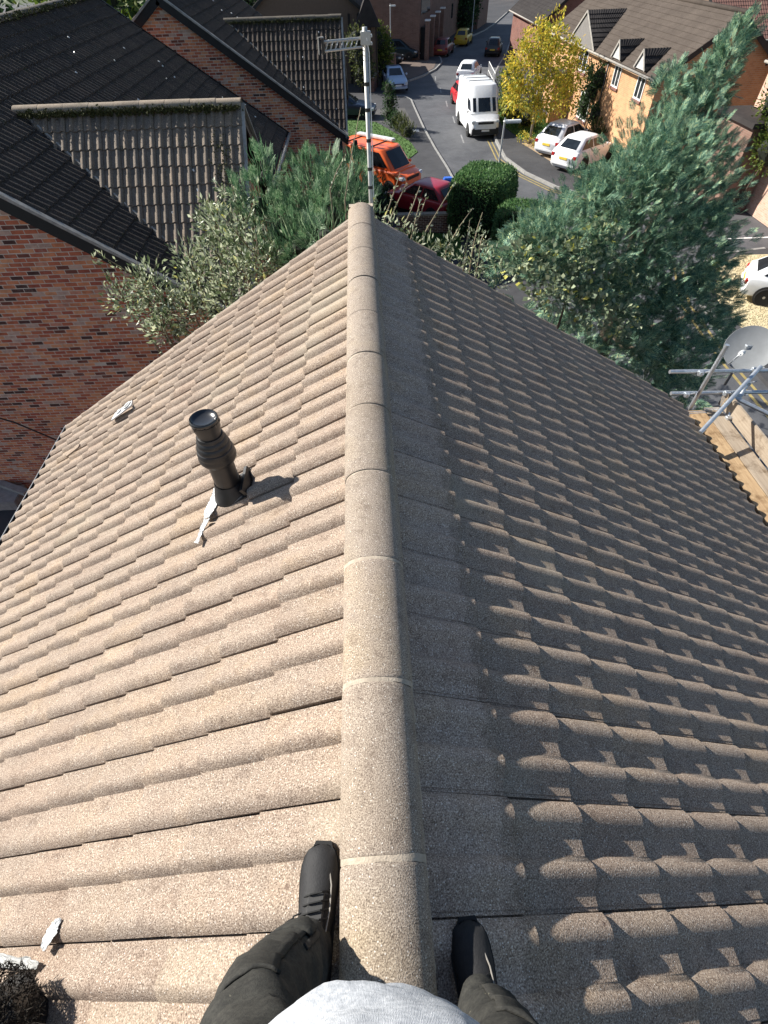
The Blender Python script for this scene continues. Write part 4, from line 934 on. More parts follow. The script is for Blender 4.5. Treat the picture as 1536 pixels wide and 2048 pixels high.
# ---- right: orange brick house with dormer gablets, wall along x = 13.9
R = gable_house('dormer_house', 'orange brick house with brown roof and small gablets above the white cars', 14.95, 21.1, 31.6, 49.0, 4.42, 6.45, 'y', M_BR_OR, M_RF_BROWN, over=.30, rz=R_(2.0))
def gablet(H, y, w, zb, h, m_face, deep):
    xe = -.32; b = MB(); b.add([(xe, y-w/2, zb), (xe, y+w/2, zb), (xe, y, zb+h)], [(0, 1, 2)]); f = b.build('gablet_face', m_face, H)
    for s in (-1, 1):
        courses(H, (xe-.06, y, zb+h+.03), (xe+deep, y, zb+h+.03), (xe+deep*.05, y+s*(w/2+.08), zb-.02), (xe-.06, y+s*(w/2+.08), zb-.02), M_RF_DARK, name='gablet_tiles', step=.03)
        MB().bar((xe-.06, y, zb+h), (xe-.06, y+s*(w/2+.05), zb), .03, .10).build('gablet_board', M_GREYTRIM, H)
M_BOARD = flat('pale_boarding', (.42, .42, .41), .8, var=.2, scale=8)
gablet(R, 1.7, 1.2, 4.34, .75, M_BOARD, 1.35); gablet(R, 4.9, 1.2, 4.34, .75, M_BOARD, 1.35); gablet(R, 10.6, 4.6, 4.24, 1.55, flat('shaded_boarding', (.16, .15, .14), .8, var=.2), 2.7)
for y in (1.25, 4.45): window(R, (-.0, y+.95, 3.1), (0, -1, 0), .95, .95, (-1, 0, 0))
window(R, (0, 9.6, .85), (0, -1, 0), 1.7, 1.35, (-1, 0, 0), 2); window(R, (0, 11.3, 3.0), (0, -1, 0), 1.5, 1.1, (-1, 0, 0), 1)
MB().box((-1.2, 11.8, -.1), (.02, 12.1, 2.5)).build('porch_wall', M_BR_OR, R); MB().box((-1.3, 11.7, 2.5), (.02, 14.6, 2.68)).build('porch_roof', M_RF_DARK, R)
MB().box((-.06, 12.6, 0), (.03, 13.55, 2.1)).build('door', M_WFRAME, R)
MB().tube([(-.12, 6.2, 4.3), (-.12, 6.2, .1)], .05, 6).build('downpipe', M_BLACKPL, R, smooth=True)
# ---- far right: paler house, its west wall in full sun
R2h = gable_house('pale_brick_house', 'pale pink brick house at the right edge, wall in full sun', 18.9, 26.0, 20.6, 29.3, 5.2, 7.3, 'y', M_BR_PK, M_RF_RED, over=.2)
MB().box((-1.6, 5.6, 3.25), (.0, 8.9, 3.45)).build('lean_to_roof', M_RF_DARK, R2h); MB().box((-1.4, 5.8, -.1), (-.05, 8.8, 3.25)).build('lean_to_wall', M_BR_BR, R2h)
# ---- beyond: half-timbered range and a red roof at the top right
R4 = gable_house('timbered_house', 'half timbered house with red tiled roof at the top right', 22.5, 36, 41.0, 49, 4.6, 7.2, 'x', M_RENDER, M_RF_RED, over=.3)
for k in range(16): MB().box((k*.85, -.04, 0), (k*.85+.16, -.005, 4.6)).build('timber', M_TIMBER, R4)
MB().box((0, -.045, 4.2), (13.5, -.006, 4.4)).build('timber', M_TIMBER, R4)
R5 = gable_house('cream_house', 'cream walled house end peeping over the brown roof', 27.0, 34, 54, 60, 5.0, 7.4, 'y', flat('cream_render', (.62, .50, .36), .9, var=.12), M_RF_RED)
# ---- middle right: dull red gable end behind the yellow tree
R3 = gable_house('red_gable_house', 'dull red brick gable behind the yellow tree, verge over the street', 16.9, 25.5, 62.0, 74, 3.6, 6.9, 'y', M_BR_RD, M_RF_DARK, over=.35)
MB().box((4.0, -.03, .4), (4.9, .0, 1.6)).build('window', M_PANE, R3)
# ---- left side of the street: brown brick house with carport openings
D = thing('brown_house', 'tall brown brick house along the street with slit windows and carport', 'house', (6.6, 71.0, 0), math.atan2(18.4, 6.2))
b = MB(); b.box((0, 0, -.1), (30, 9, 7.2)); b.build('wall', M_BR_BR, D)
courses(D, (-.3, 4.5, 9.6), (30.3, 4.5, 9.6), (30.3, -.3, 7.1), (-.3, -.3, 7.1), M_RF_DARK); courses(D, (-.3, 4.5, 9.6), (30.3, 4.5, 9.6), (30.3, 9.3, 7.1), (-.3, 9.3, 7.1), M_RF_DARK)
for x in (9.5, 17.0): MB().box((x, -.035, 1.7), (x+.9, -.004, 3.0)).build('window', M_PANE, D)
b = MB()
for k, x in enumerate((.0, 2.4, 4.9, 7.4)): MB().box((x, -1.0, -.1), (x+.45, -.6, 3.0+.1*k)).build('pillar', M_BR_BR, D); MB().box((x-.06, -1.06, 3.0+.1*k), (x+.51, -.55, 3.12+.1*k)).build('pillar_cap', M_WFRAME, D)
for k, x in enumerate((.46, 2.86, 5.36)): MB().box((x, -.62, 0), (x+1.9, -.05, 2.5)).build('carport_shade', M_BLACK, D)  # black blocks stand for the shade inside the open bays
MB().box((0.4, -.05, 3.4), (4.5, -.005, 4.7)).build('upper_window', M_PANE, D)
D2 = thing('end_terrace', 'brick end wall further up the street beyond the ivy', 'house', (16.6, 93.5, 0), math.atan2(9, 3.4)); MB().box((0, 0, -.1), (7, 8, 7)).build('wall', M_BR_BR, D2); MB().box((-.2, -.2, 7), (7.2, 8.2, 7.3)).build('roof_edge', M_RF_DARK, D2)
# ---- behind the second neighbour: timbered front with black porch roof
Cc = gable_house('dark_timbered_house', 'dark half timbered house behind the second brick house roof', -9.5, 1.1, 60, 70, 4.6, 8.2, 'y', M_RENDER, M_RF_DARK, over=.3)
for k in range(13): MB().box((k*.8+.05, -.05, 0), (k*.8+.24, -.004, 4.6)).build('timber', M_TIMBER, Cc)
pz = thing('timber_porch', 'black roofed timber porch at the side of the dark timbered house', 'porch', (.2, 58.2, 0)); MB().box((0, 0, 0), (1.6, 1.4, 4.0)).build('wall', M_RENDER, pz); b = MB(); b.add([(-.3, -.3, 3.9), (1.9, -.3, 3.9), (1.9, 1.7, 3.9), (-.3, 1.7, 3.9), (.8, -.3, 5.9), (.8, 1.7, 5.9)], [(0, 1, 4), (2, 3, 5), (0, 4, 5, 3), (1, 2, 5, 4)]); b.build('roof', M_RF_DARK, pz)
for k in range(4): MB().box((k*.48+.02, -.03, 0), (k*.48+.12, -.004, 3.9)).build('timber', M_TIMBER, pz)
# ---- far end of the street
E1 = gable_house('far_house', 'sunlit pink house closing the far end of the street', 30, 44, 132, 140, 4.6, 7.4, 'x', M_BR_PK, M_RF_RED)
E2 = gable_house('far_house', 'brick house far left of the street end, seen over the terrace', 12, 24, 150, 158, 4.6, 7.4, 'x', M_BR_RD, M_RF_RED)
# ---- brick garden wall in front of the red hatchback, with stepped coping, and a low wall by the drives
M_GWB = brick_piece_material('garden_brick', [(0, (.15, .07, .045)), (.3, (.11, .05, .035)), (.55, (.18, .09, .06)), (.75, (.08, .04, .032)), (.9, (.2, .12, .09))])
ME_BRICK_G = brick_mesh(M_GWB)
gwt = thing('garden_wall', 'low brown brick garden wall in front of the dark red hatchback', 'wall', (1.5, 24.95, 0), R_(-2))
MB().box((0, .0, -.1), (3.05, .2, .78)).build('core', M_MORTAR, gwt)
ms = []
for r in range(10):
    for c in range(14):
        s = c*.225 - (.1125 if r % 2 else 0)
        if -.01 <= s <= 2.86: ms.append(Matrix.Translation((s, -.006, r*.075)))
for M_ in ms:
    o = link(bpy.data.objects.new('brick', ME_BRICK_G), gwt); o.matrix_local = M_
for k in range(5): MB().box((k*.61, -.05, .78), (k*.61+.60, .25, .84)).build('coping_stone', flat('coping', (.26, .22, .17), .9), gwt)
bl = thing('drive_wall', 'short red brick wall stub beside the blue saloon', 'wall', (1.35, 56.2, 0), R_(80)); MB().box((0, 0, 0), (3.0, .22, .9)).build('brickwork', M_BR_RD, bl); MB().box((-.03, -.03, .9), (3.03, .25, .97)).build('coping', flat('coping', (.26, .22, .17), .9), bl)
dw = thing('drive_wall', 'brick boundary wall between the two dark parked cars', 'wall', (1.6, 62.2, 0), R_(35)); MB().box((0, 0, 0), (2.6, .22, 1.5)).build('brickwork', M_BR_BR, dw); MB().box((-.03, -.03, 1.5), (2.63, .25, 1.57)).build('coping', flat('coping', (.26, .22, .17), .9), dw)
# paving slab and low wall at the foot of the near gable, lower left
sl = thing('garden_step', 'pale stone slab with raised coping at the foot of the near gable', 'paving slab', (-10.0, 8.5, 0)); MB().box((0, 0, .0), (.95, .62, .30)).build('slab', flat('pale_stone', (.28, .26, .24), .9, var=.3, scale=8), sl, bevel=.02); MB().bar((.30, .66, .36), (1.2, .25, .36), .16, .12).build('coping', flat('pale_stone', (.28, .26, .24), .9), sl)
# guard rail by the bend
fr_ = thing('guard_rail', 'white pedestrian guard rail beyond the white van', 'railing', (11.9, 56.0, 0), R_(85))
for z in (.95, .35): MB().tube([(0, 0, z), (5.8, 0, z)], .03, 6).build('rail', M_WFRAME, fr_)
for k in range(8): MB().tube([(k*.82, 0, 0), (k*.82, 0, .95)], .025, 6).build('post', M_WFRAME, fr_)
# ---- street lamps
def lamp(label, x, y, h, rz, arm=.5, m=None):
    m = m or flat('lamp_grey', (.45, .47, .48), .5, metal=.3, var=.15); t = thing('street_lamp', label, 'street lamp', (x, y, 0), rz)
    MB().tube([(0, 0, 0), (0, 0, 1.0), (0, 0, 1.02), (0, 0, h)], [.075, .075, .05, .038], 10).build('post', m, t, auto=.6)
    MB().box((-.05, -.11, h-.02), (arm, .11, h+.07)).build('lantern', flat('lamp_pale', (.62, .64, .63), .5, var=.1), t, bevel=.03); MB().lathe([(.035, h+.06), (.03, h+.15), (.002, h+.16)], 8).build('photocell', m, t); MB().box((.05, -.09, h-.035), (arm-.04, .09, h-.018)).build('lens', M_HEAD, t)
    return t
lamp('street lamp by the drives on the left, lantern over the road', 3.2, 63.5, 4.7, R_(10)); lamp('tall thin street lamp beside the yellow hatchback', 14.9, 87.5, 5.2, R_(10)); lamp('street lamp standing just behind the clipped box hedge', 6.55, 27.6, 3.55, R_(0), arm=.75)
bx = MB().box((4.45, 31.1, 0), (4.95, 31.5, .42)).build('recycling_box', flat('bright_blue_plastic', (.03, .12, .50), .4, var=.15), bevel=.05); tag(bx, 'bright blue recycling box on the pavement by the red hatchback', 'box')
# ------------------------------------------------------------------ where the foliage masses stand (x, y, z, radius)
SILVER = [(-3.55, 7.2, 5.92, 0.28), (-3.02, 7.0, 6.21, 0.31), (-2.75, 6.8, 5.94, 0.33), (-2.88, 6.6, 5.75, 0.26), (-2.39, 6.6, 5.96, 0.34), (-2.33, 7.0, 6.18, 0.36), (-2.01, 7.2, 6.43, 0.36), (-1.86, 6.4, 6.25, 0.31), (-2.07, 7.6, 6.73, 0.31), (-2.15, 8.0, 6.7, 0.16), (-1.68, 7.2, 6.68, 0.34), (-1.71, 7.6, 6.66, 0.19), (-1.54, 6.4, 6.5, 0.34), (-1.34, 6.6, 6.65, 0.31), (-2.49, 7.4, 6.36, 0.26), (-3.11, 6.9, 5.9, 0.26), (-1.74, 7.9, 6.87, 0.13)]
FINE = [(-1.42, 7.8, 6.88, 0.38), (-1.34, 8.2, 7.12, 0.27), (-1.14, 7.4, 6.69, 0.41), (-1.05, 6.9, 6.56, 0.36), (-0.71, 7.4, 6.8, 0.45), (-0.57, 7.9, 7.0, 0.43), (-0.23, 7.8, 6.96, 0.4), (-0.42, 7.2, 6.92, 0.38), (-0.15, 8.2, 7.02, 0.31), (-0.8, 8.4, 7.05, 0.23), (-0.02, 7.2, 7.02, 0.23), (-0.82, 6.8, 6.72, 0.32), (-0.45, 6.4, 6.97, 0.27)]
CONI = [ (2.17,8.00,5.91,0.26), (2.53,8.40,5.93,0.33), (2.91,9.00,5.96,0.36), (3.44,9.20,5.78,0.43), (3.86,9.80,5.88,0.43), (4.32,10.20,5.98,0.47), (4.86,10.80,6.12,0.47), (5.35,11.20,6.24,0.43), (5.85,11.60,6.37,0.43), (6.23,12.00,6.60,0.36), (6.12,12.40,7.17,0.34), (6.18,12.60,7.35,0.20), (6.79,12.20,6.72,0.50), (6.95,12.40,6.99,0.45), (7.03,12.50,7.24,0.40), (7.12,12.60,7.45,0.36), (7.22,12.70,7.65,0.30), (7.36,12.80,7.85,0.24), (7.43,12.80,7.99,0.15), (6.17,11.40,6.43,0.70), (5.47,10.80,6.36,0.80), (4.75,10.20,6.15,0.80), (4.07,9.60,5.96,0.75), (3.35,8.80,5.79,0.65), (2.80,8.40,5.89,0.55), (6.87,11.60,6.19,0.55), (7.01,11.00,5.75,0.60), (6.94,10.60,5.34,0.37), (7.16,10.20,4.81,0.34), (7.34,9.80,4.26,0.28), (7.51,9.50,3.86,0.21), (6.29,10.60,5.81,0.80), (5.51,10.00,5.69,0.85), (4.79,9.40,5.50,0.85), (4.09,8.80,5.34,0.75), (6.50,10.00,5.20,0.80), (5.74,9.40,5.02,0.85), (4.99,8.80,4.85,0.80), (4.24,8.20,4.81,0.60), (6.75,9.40,4.48,0.52), (6.06,8.90,4.46,0.75), (5.35,8.40,4.25,0.65), (6.85,8.90,4.01,0.40), (6.09,8.20,3.92,0.55), (5.29,7.70,3.95,0.50), (6.68,8.40,3.65,0.28), (3.53,8.00,5.22,0.50), (4.66,7.70,4.40,0.45), (7.50,12.00,6.24,0.30), (5.99,7.60,3.77,0.35) ]
VINE = [ (2.20,7.40,6.18,0.22), (2.64,7.40,5.87,0.28), (3.09,7.90,5.86,0.32), (3.53,8.30,5.83,0.30), (3.98,8.70,5.89,0.30), (4.23,9.20,6.01,0.20), (2.89,7.30,5.67,0.25), (3.56,7.90,5.60,0.30), (2.59,8.00,6.06,0.25), (4.21,8.20,5.44,0.30), (3.56,7.40,5.35,0.30), (4.11,7.40,5.16,0.28) ]
SHOOTS = [ ((0.20,5.60,7.34),(0.42,6.00,7.72)), ((0.27,5.80,7.29),(0.50,6.10,7.60)), ((0.39,5.50,7.30),(0.62,5.90,7.62)), ((0.46,5.60,7.24),(0.69,5.90,7.51)), ((0.50,5.50,7.25),(0.62,5.80,7.53)), ((0.60,5.60,7.18),(1.04,6.20,7.56)), ((0.93,5.80,7.02),(1.26,6.20,7.29)), ((1.27,6.00,6.92),(1.40,6.30,7.21)), ((1.15,5.80,6.95),(1.22,6.10,7.20)), ((1.40,6.20,6.83),(1.47,6.40,6.95)), ((-0.19,6.40,7.36),(0.04,7.20,8.04)), ((-0.36,6.60,7.41),(-0.16,7.00,7.64)), ((0.11,5.50,7.54),(0.15,5.60,7.62)) ]
LOWLEAF = [ (0.32,5.30,7.45,0.12), (0.48,5.30,7.32,0.12), (0.63,5.30,7.22,0.14), (0.81,5.40,7.10,0.16), (0.97,5.40,7.02,0.16), (1.17,5.50,6.88,0.16), (0.95,5.70,7.10,0.14), (1.33,5.80,6.89,0.18), (1.48,5.60,6.74,0.20), (0.17,5.20,7.56,0.10), (1.33,6.20,6.95,0.14) ]
YEL = [ (10.10,38.00,3.76,1.10), (11.41,38.60,3.87,1.20), (12.86,39.00,3.32,0.90), (9.67,37.80,2.68,0.90), (11.25,38.00,2.60,1.10), (12.73,38.60,2.21,0.80), (10.47,38.60,4.76,0.90), (11.62,39.20,4.87,0.80), (9.63,38.40,4.38,0.70), (10.99,37.60,1.97,0.60), (9.10,38.00,3.57,0.60), (13.05,39.40,4.16,0.60), (9.28,38.50,2.33,0.50) ]
# ------------------------------------------------------------------ plants
def leaf_mat(name, stops, rough=.6, trans=.35, spec=.35):
    t = NT(name); r = t.ramp(t.rnd(), 0, stops); n = t.noise(t.pos(), 3.0, 3); v = t.ramp(n, 'Fac', [(.3, (.75, .75, .75)), (.7, (1.25, 1.25, 1.2))]); c = t.mix(1., (r, 'Color'), (v, 'Color'), 'MULTIPLY')
    m = t.done((c, 2), rough, None, 0, spec); tl = t.n('BsdfTranslucent'); t.l(c, 2, tl, 'Color'); mx = t.n('MixShader'); mx.inputs[0].default_value = trans
    t.l(t.b, 0, mx, 1); t.l(tl, 0, mx, 2); t.l(mx, 0, t.t.nodes['Material Output'], 'Surface'); return m
def unit(a): return a/np.maximum(1e-9, np.linalg.norm(a, axis=-1, keepdims=True))
def leaves(P, D, S, wf=.42, fold=.25):
    """diamond leaves: base point P, direction D (unit), length S; returns verts, tris"""
    n = len(P); r = unit(RNG.normal(size=(n, 3))); W = unit(np.cross(D, r)); U = np.cross(W, D); S = S[:, None]
    v = np.stack([P, P + D*S*.45 + W*S*wf*.5 + U*S*fold*.3, P + D*S, P + D*S*.45 - W*S*wf*.5 + U*S*fold*.3], 1).reshape(-1, 3)
    b = np.arange(n)*4; f = np.stack([np.stack([b, b+1, b+2], 1), np.stack([b, b+2, b+3], 1)], 1).reshape(-1, 3); return v, f
def shell(blobs, per, jitter=.25, weight=2.0, up=.35, hollow=.55):
    """points through blobs, thicker near the surface, with outward directions"""
    Ps = []; Ds = []
    for (x, y, z, r) in blobs:
        n = max(8, int(per*r**weight)); d = unit(RNG.normal(size=(n, 3))); rad = r*(hollow + (1-hollow)*RNG.random(n)**.5 + RNG.normal(size=n)*jitter*.4)
        Ps.append(np.array((x, y, z)) + d*rad[:, None]); Ds.append(unit(d + np.array((0, 0, up)) + RNG.normal(size=(n, 3))*.45))
    return np.concatenate(Ps), np.concatenate(Ds)
def frond_template(nb=11):
    """a flat feathery spray of scale-leaf twigs, length 1 along x"""
    V = []; F = []
    def blade(p, d, l, w):
        p = np.array(p, float); d = np.array(d, float); d /= np.linalg.norm(d); s = np.array((-d[1], d[0], 0))*w; k = len(V); V.extend([p-s*.6, p+s*.6, p+d*l*.55+s, p+d*l, p+d*l*.55-s]); F.extend([(k, k+1, k+2), (k, k+2, k+4), (k+4, k+2, k+3)])
    blade((0, 0, 0), (1, 0, 0), 1.0, .020)
    for i in range(nb):
        t = .12 + .8*i/nb; l = .42*(1-t*.75) + .06
        for s in (-1, 1):
            blade((t, 0, .0), (.72, s*.70, -.06), l, .018); 
            if l > .2: blade((t + l*.35, s*l*.33, -.01), (.95, s*.25, -.05), l*.5, .016); blade((t + l*.55, s*l*.53, -.02), (.5, s*.9, -.05), l*.4, .015)
    return np.array(V), np.array(F)
FT_V, FT_F = frond_template()
def fronds(P, D, S, flat_up=.6):
    n = len(P); side = unit(np.cross(D, np.array((0, 0, 1.0)) + RNG.normal(size=(n, 3))*flat_up)); nr = np.cross(side, D); k = len(FT_V)
    bend = FT_V[:, 0:1]**2
    v = P[:, None, :] + S[:, None, None]*(FT_V[None, :, 0:1]*D[:, None, :] + FT_V[None, :, 1:2]*side[:, None, :] + (FT_V[None, :, 2:3] - .18*bend[None])*nr[:, None, :])
    f = FT_F[None] + (np.arange(n)*k)[:, None, None]; return v.reshape(-1, 3), f.reshape(-1, 3)
def plant(name, label, cat, base, group=None): return thing(name, label, cat, base, 0, group)
def add_mass(name, v, f, m, parent, base):
    me = mesh_np(name, v - np.array(base), f); o = obj(name, me, m, parent); o['kind'] = 'stuff'; return o
def trunk(parent, base, pts, rs, m, name='trunk'):
    b = MB(); b.tube([Vector(p) - Vector(base) for p in pts], rs, 8); return b.build(name, m, parent, smooth=True)
M_BARK = flat('bark', (.10, .075, .055), .9, var=.4, scale=14, bump=.6, bscale=40); M_TWIG = flat('twig', (.20, .16, .10), .8, var=.3)
# ---- big blue-green conifer on the right, several leaders
cb0 = (6.1, 11.4, 0.0)
con = plant('conifer_tree', 'big blue-green conifer with feathery sprays beside the right verge', 'tree', cb0)
trunk(con, cb0, [(6.1, 11.4, 0), (6.2, 11.5, 3), (6.6, 11.9, 5.5), (7.3, 12.7, 7.8)], [.26, .2, .11, .02], M_BARK)
for tip in ((6.15, 12.5, 7.2), (4.3, 10.4, 6.3), (2.4, 8.5, 6.2), (7.6, 9.8, 4.1), (5.2, 8.0, 4.2), (3.4, 8.9, 5.8)):
    trunk(con, cb0, [(6.15, 11.45, 1.6 + .25*tip[2]), ((6.15+tip[0])/2, (11.45+tip[1])/2, .35*1.6 + .62*tip[2]), tip], [.10, .06, .012], M_BARK, 'limb')
M_CON = leaf_mat('conifer_needles', [(0, (.022, .062, .042)), (.25, (.065, .155, .108)), (.55, (.16, .30, .21)), (.8, (.30, .46, .31)), (1, (.50, .56, .28))], .62)
Pc, Dc = shell(CONI, 330, .3, 1.6, .55, .45)
ax = np.array((6.2, 11.6, 0)); rad = unit((Pc - ax)*np.array((1, 1, 0.15))); Dc = unit(Dc*.7 + rad*.55 + np.array((0, 0, .35)))
Sc = RNG.uniform(.10, .27, len(Pc)); v, f = fronds(Pc, Dc, Sc); add_mass('foliage', v, f, M_CON, con, cb0)
Pi, Di = shell([(x, y, z-.1*r, r*.7) for x, y, z, r in CONI], 130, .2, 1.5, .1, .1); v, f = fronds(Pi, Di, RNG.uniform(.2, .4, len(Pi))); add_mass('inner_foliage', v, f, M_CON, con, cb0)
M_CORE = flat('foliage_shade', (.018, .022, .014), .95, var=.5, scale=9)  # near-black solid cores put the shade inside the foliage into their colour
def core(parent, blobs, base, k, m=M_CORE, name='shade_core'):
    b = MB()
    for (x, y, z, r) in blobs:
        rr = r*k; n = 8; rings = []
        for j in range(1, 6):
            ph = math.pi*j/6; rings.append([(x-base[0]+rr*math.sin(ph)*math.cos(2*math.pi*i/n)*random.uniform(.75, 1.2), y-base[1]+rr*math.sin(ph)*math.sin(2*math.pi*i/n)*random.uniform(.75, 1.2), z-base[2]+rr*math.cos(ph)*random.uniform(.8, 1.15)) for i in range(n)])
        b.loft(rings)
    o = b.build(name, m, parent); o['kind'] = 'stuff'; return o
# lower skirt of the conifer, hidden from above by its own crown
low = [(6.0 + 1.9*math.cos(a), 11.2 + 2.2*math.sin(a), h, .9) for h in (1.2, 2.6) for a in np.linspace(0, 6.28, 8)[:-1]]
Pl, Dl = shell(low, 45, .3, 1.5, .3, .5); v, f = fronds(Pl, Dl, RNG.uniform(.3, .55, len(Pl))); add_mass('lower_foliage', v, f, M_CON, con, cb0)
# ---- broad-leaved climber through the conifer
vb0 = (3.4, 8.0, 0); vine = plant('climbing_vine', 'broad-leaved climber with yellowing leaves over the conifer', 'climber', vb0)
trunk(vine, vb0, [(3.4, 8.3, 0), (3.3, 8.0, 3), (3.3, 7.8, 5.4)], [.05, .04, .015], M_BARK, 'stem')
M_VINE = leaf_mat('vine_leaves', [(0, (.12, .16, .10)), (.45, (.24, .30, .19)), (.85, (.42, .46, .31)), (.95, (.58, .58, .18)), (1, (.66, .60, .12))], .5)
Pv, Dv = shell(VINE, 1500, .3, 2., .1, .6); Dv = unit(Dv + np.array((-.5, -.6, .1))); v, f = leaves(Pv, Dv, RNG.uniform(.06, .11, len(Pv)), .85, .2); add_mass('leaves', v, f, M_VINE, vine, vb0)
# ---- silver-leaved shrub at the left verge
sb0 = (-2.2, 7.0, 0); silv = plant('silver_shrub', 'tall shrub with pale silvery leaves between the roof and the brick gable', 'shrub', sb0)
M_SILV = leaf_mat('silver_leaves', [(0, (.05, .08, .035)), (.3, (.12, .16, .075)), (.6, (.32, .37, .23)), (.95, (.64, .68, .50)), (1, (.48, .46, .10))], .45, spec=.5)
for (x, y, z, r) in SILVER: trunk(silv, sb0, [(-2.2 + random.gauss(0, .15), 7.0 + random.gauss(0, .15), 0), (x*.5-1.1, y*.5+3.5, z*.55), (x, y, z), (x + random.gauss(0, .12), y + .1, z + r*1.2)], [.045, .03, .012, .003], M_TWIG, 'stem')
Ps, Ds = shell(SILVER, 2700, .35, 1.9, .5, .25); v, f = leaves(Ps, Ds, RNG.uniform(.05, .105, len(Ps)), .38, .4); add_mass('leaves', v, f, M_SILV, silv, sb0)
def shoot_leaves(shoots, per, s, spread=.02):
    P = []; D = []
    for a, b in shoots:
        a, b = np.array(a), np.array(b); t = RNG.random(per); p = a + (b-a)*t[:, None] + RNG.normal(size=(per, 3))*spread; d = unit(unit(b-a)*.8 + RNG.normal(size=(per, 3))*.6); P.append(p); D.append(d)
    P = np.concatenate(P); D = np.concatenate(D); return leaves(P, D, RNG.uniform(s*.6, s, len(P)), .4, .3)
SSH = [((x, y, z), (x + random.gauss(-.05, .22), y + random.gauss(0, .2), z + r + random.uniform(.1, .45))) for x, y, z, r in SILVER]
for a, b in SSH: trunk(silv, sb0, [a, b], [.010, .003], M_TWIG, 'twig')
v, f = shoot_leaves(SSH, 46, .09, .03); add_mass('shoot_leaves', v, f, M_SILV, silv, sb0)
# ---- fine-leaved green shrub behind the far verge
fb0 = (-.7, 7.6, 0); fin = plant('fine_leaved_shrub', 'dense green shrub with fine drooping needles behind the ridge end', 'shrub', fb0)
M_FINE = leaf_mat('fine_leaves', [(0, (.03, .08, .04)), (.4, (.08, .17, .08)), (.75, (.17, .29, .15)), (1, (.36, .44, .28))], .55)
for (x, y, z, r) in FINE: trunk(fin, fb0, [(-.7 + random.gauss(0, .2), 7.6, 0), (x*.6-.3, y*.5+3.8, z*.6), (x, y, z)], [.05, .03, .008], M_TWIG, 'stem')
Pf, Df = shell(FINE, 1500, .3, 1.9, .7, .35); v, f = leaves(Pf, unit(Df + np.array((0, 0, .5))), RNG.uniform(.10, .22, len(Pf)), .07, .1); add_mass('needles', v, f, M_FINE, fin, fb0)
Pf, Df = shell(FINE, 330, .3, 1.9, .8, .5); v, f = fronds(Pf, unit(Df + np.array((0, 0, .6))), RNG.uniform(.12, .26, len(Pf))); add_mass('sprays', v, f, M_FINE, fin, fb0)
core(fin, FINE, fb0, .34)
Pf, Df = shell([(x, y, z, r*.9) for x, y, z, r in FINE[:6]], 160, .3, 1.6, .3, .6); v, f = leaves(Pf, Df, RNG.uniform(.05, .09, len(Pf)), .4, .3); add_mass('silver_leaves', v, f, M_SILV, fin, fb0)
# ---- bare leafy shoots standing up past the right verge
shb = (.7, 6.0, 0); shr = plant('whippy_shrub', 'shrub of tall whippy shoots with small pale leaves past the ridge end', 'shrub', shb)
for a, b in SHOOTS:
    a, b = Vector(a), Vector(b); m = (a+b)/2 + Vector((random.gauss(0, .02), random.gauss(0, .02), .02)); trunk(shr, shb, [(shb[0]+random.gauss(0, .3), 6.2, 3.0), a - Vector((0, -.1, .6)), a, m, b], [.02, .012, .008, .006, .003], M_TWIG, 'shoot')
v, f = shoot_leaves(SHOOTS, 22, .05, .010); add_mass('leaves', v, f, M_SILV, shr, shb)
Pk, Dk = shell(LOWLEAF, 1500, .3, 1.6, .5, .3); v, f = leaves(Pk, Dk, RNG.uniform(.04, .075, len(Pk)), .36, .3); add_mass('low_leaves', v, f, M_SILV, shr, shb)
# ---- clipped box hedge
hb = (5.45, 25.3, 0); hed = plant('box_hedge', 'tall clipped box hedge beside the street', 'hedge', hb)
M_HEDGE = leaf_mat('hedge_leaves', [(0, (.04, .10, .04)), (.5, (.085, .18, .065)), (.85, (.14, .26, .09)), (1, (.22, .34, .12))], .6)
hx, hy, hz = 1.25, 1.5, 2.35
def hedge_pts(n, hx, hy, hz, rz, base):
    A = np.array([hy*hz, hy*hz, hx*hz, hx*hz, hx*hy*2.2]); k = RNG.choice(5, size=n, p=A/A.sum()); q = RNG.uniform(-1, 1, (n, 3)); u = np.zeros((n, 3))
    for i, (ax_, sg) in enumerate(((0, -1), (0, 1), (1, -1), (1, 1), (2, 1))): m_ = k == i; q[m_, ax_] = sg; u[m_, ax_] = sg
    L_ = np.linalg.norm(np.abs(q)**6, axis=1)**(1/6); q = q/np.maximum(1.0, (np.abs(q)**4.5).sum(1)**(1/4.5))[:, None]     # rounded corners
    p = q*np.array((hx, hy, hz/2)); p[:, 2] += hz/2; p = np.clip(p, (-9, -9, 0), None); p += RNG.normal(size=(n, 3))*.04; c, s_ = math.cos(rz), math.sin(rz)
    rot = lambda a: np.stack([a[:, 0]*c - a[:, 1]*s_, a[:, 0]*s_ + a[:, 1]*c, a[:, 2]], 1)
    return rot(p) + np.array((base[0], base[1], 0)), unit(rot(u)*.7 + np.array((0, 0, .55)) + RNG.normal(size=(n, 3))*.5)
Ph, Dh = hedge_pts(24000, hx, hy, hz, R_(-28), hb); v, f = leaves(Ph, Dh, RNG.uniform(.06, .13, len(Ph)), .45, .2); add_mass('leaves', v, f, M_HEDGE, hed, hb)
b = MB(); b.box((-hx*.86, -hy*.86, 0), (hx*.86, hy*.86, hz*.92)); o = b.build('shade_core', M_CORE, hed, bevel=.25); o.rotation_euler = (0, 0, R_(-28))
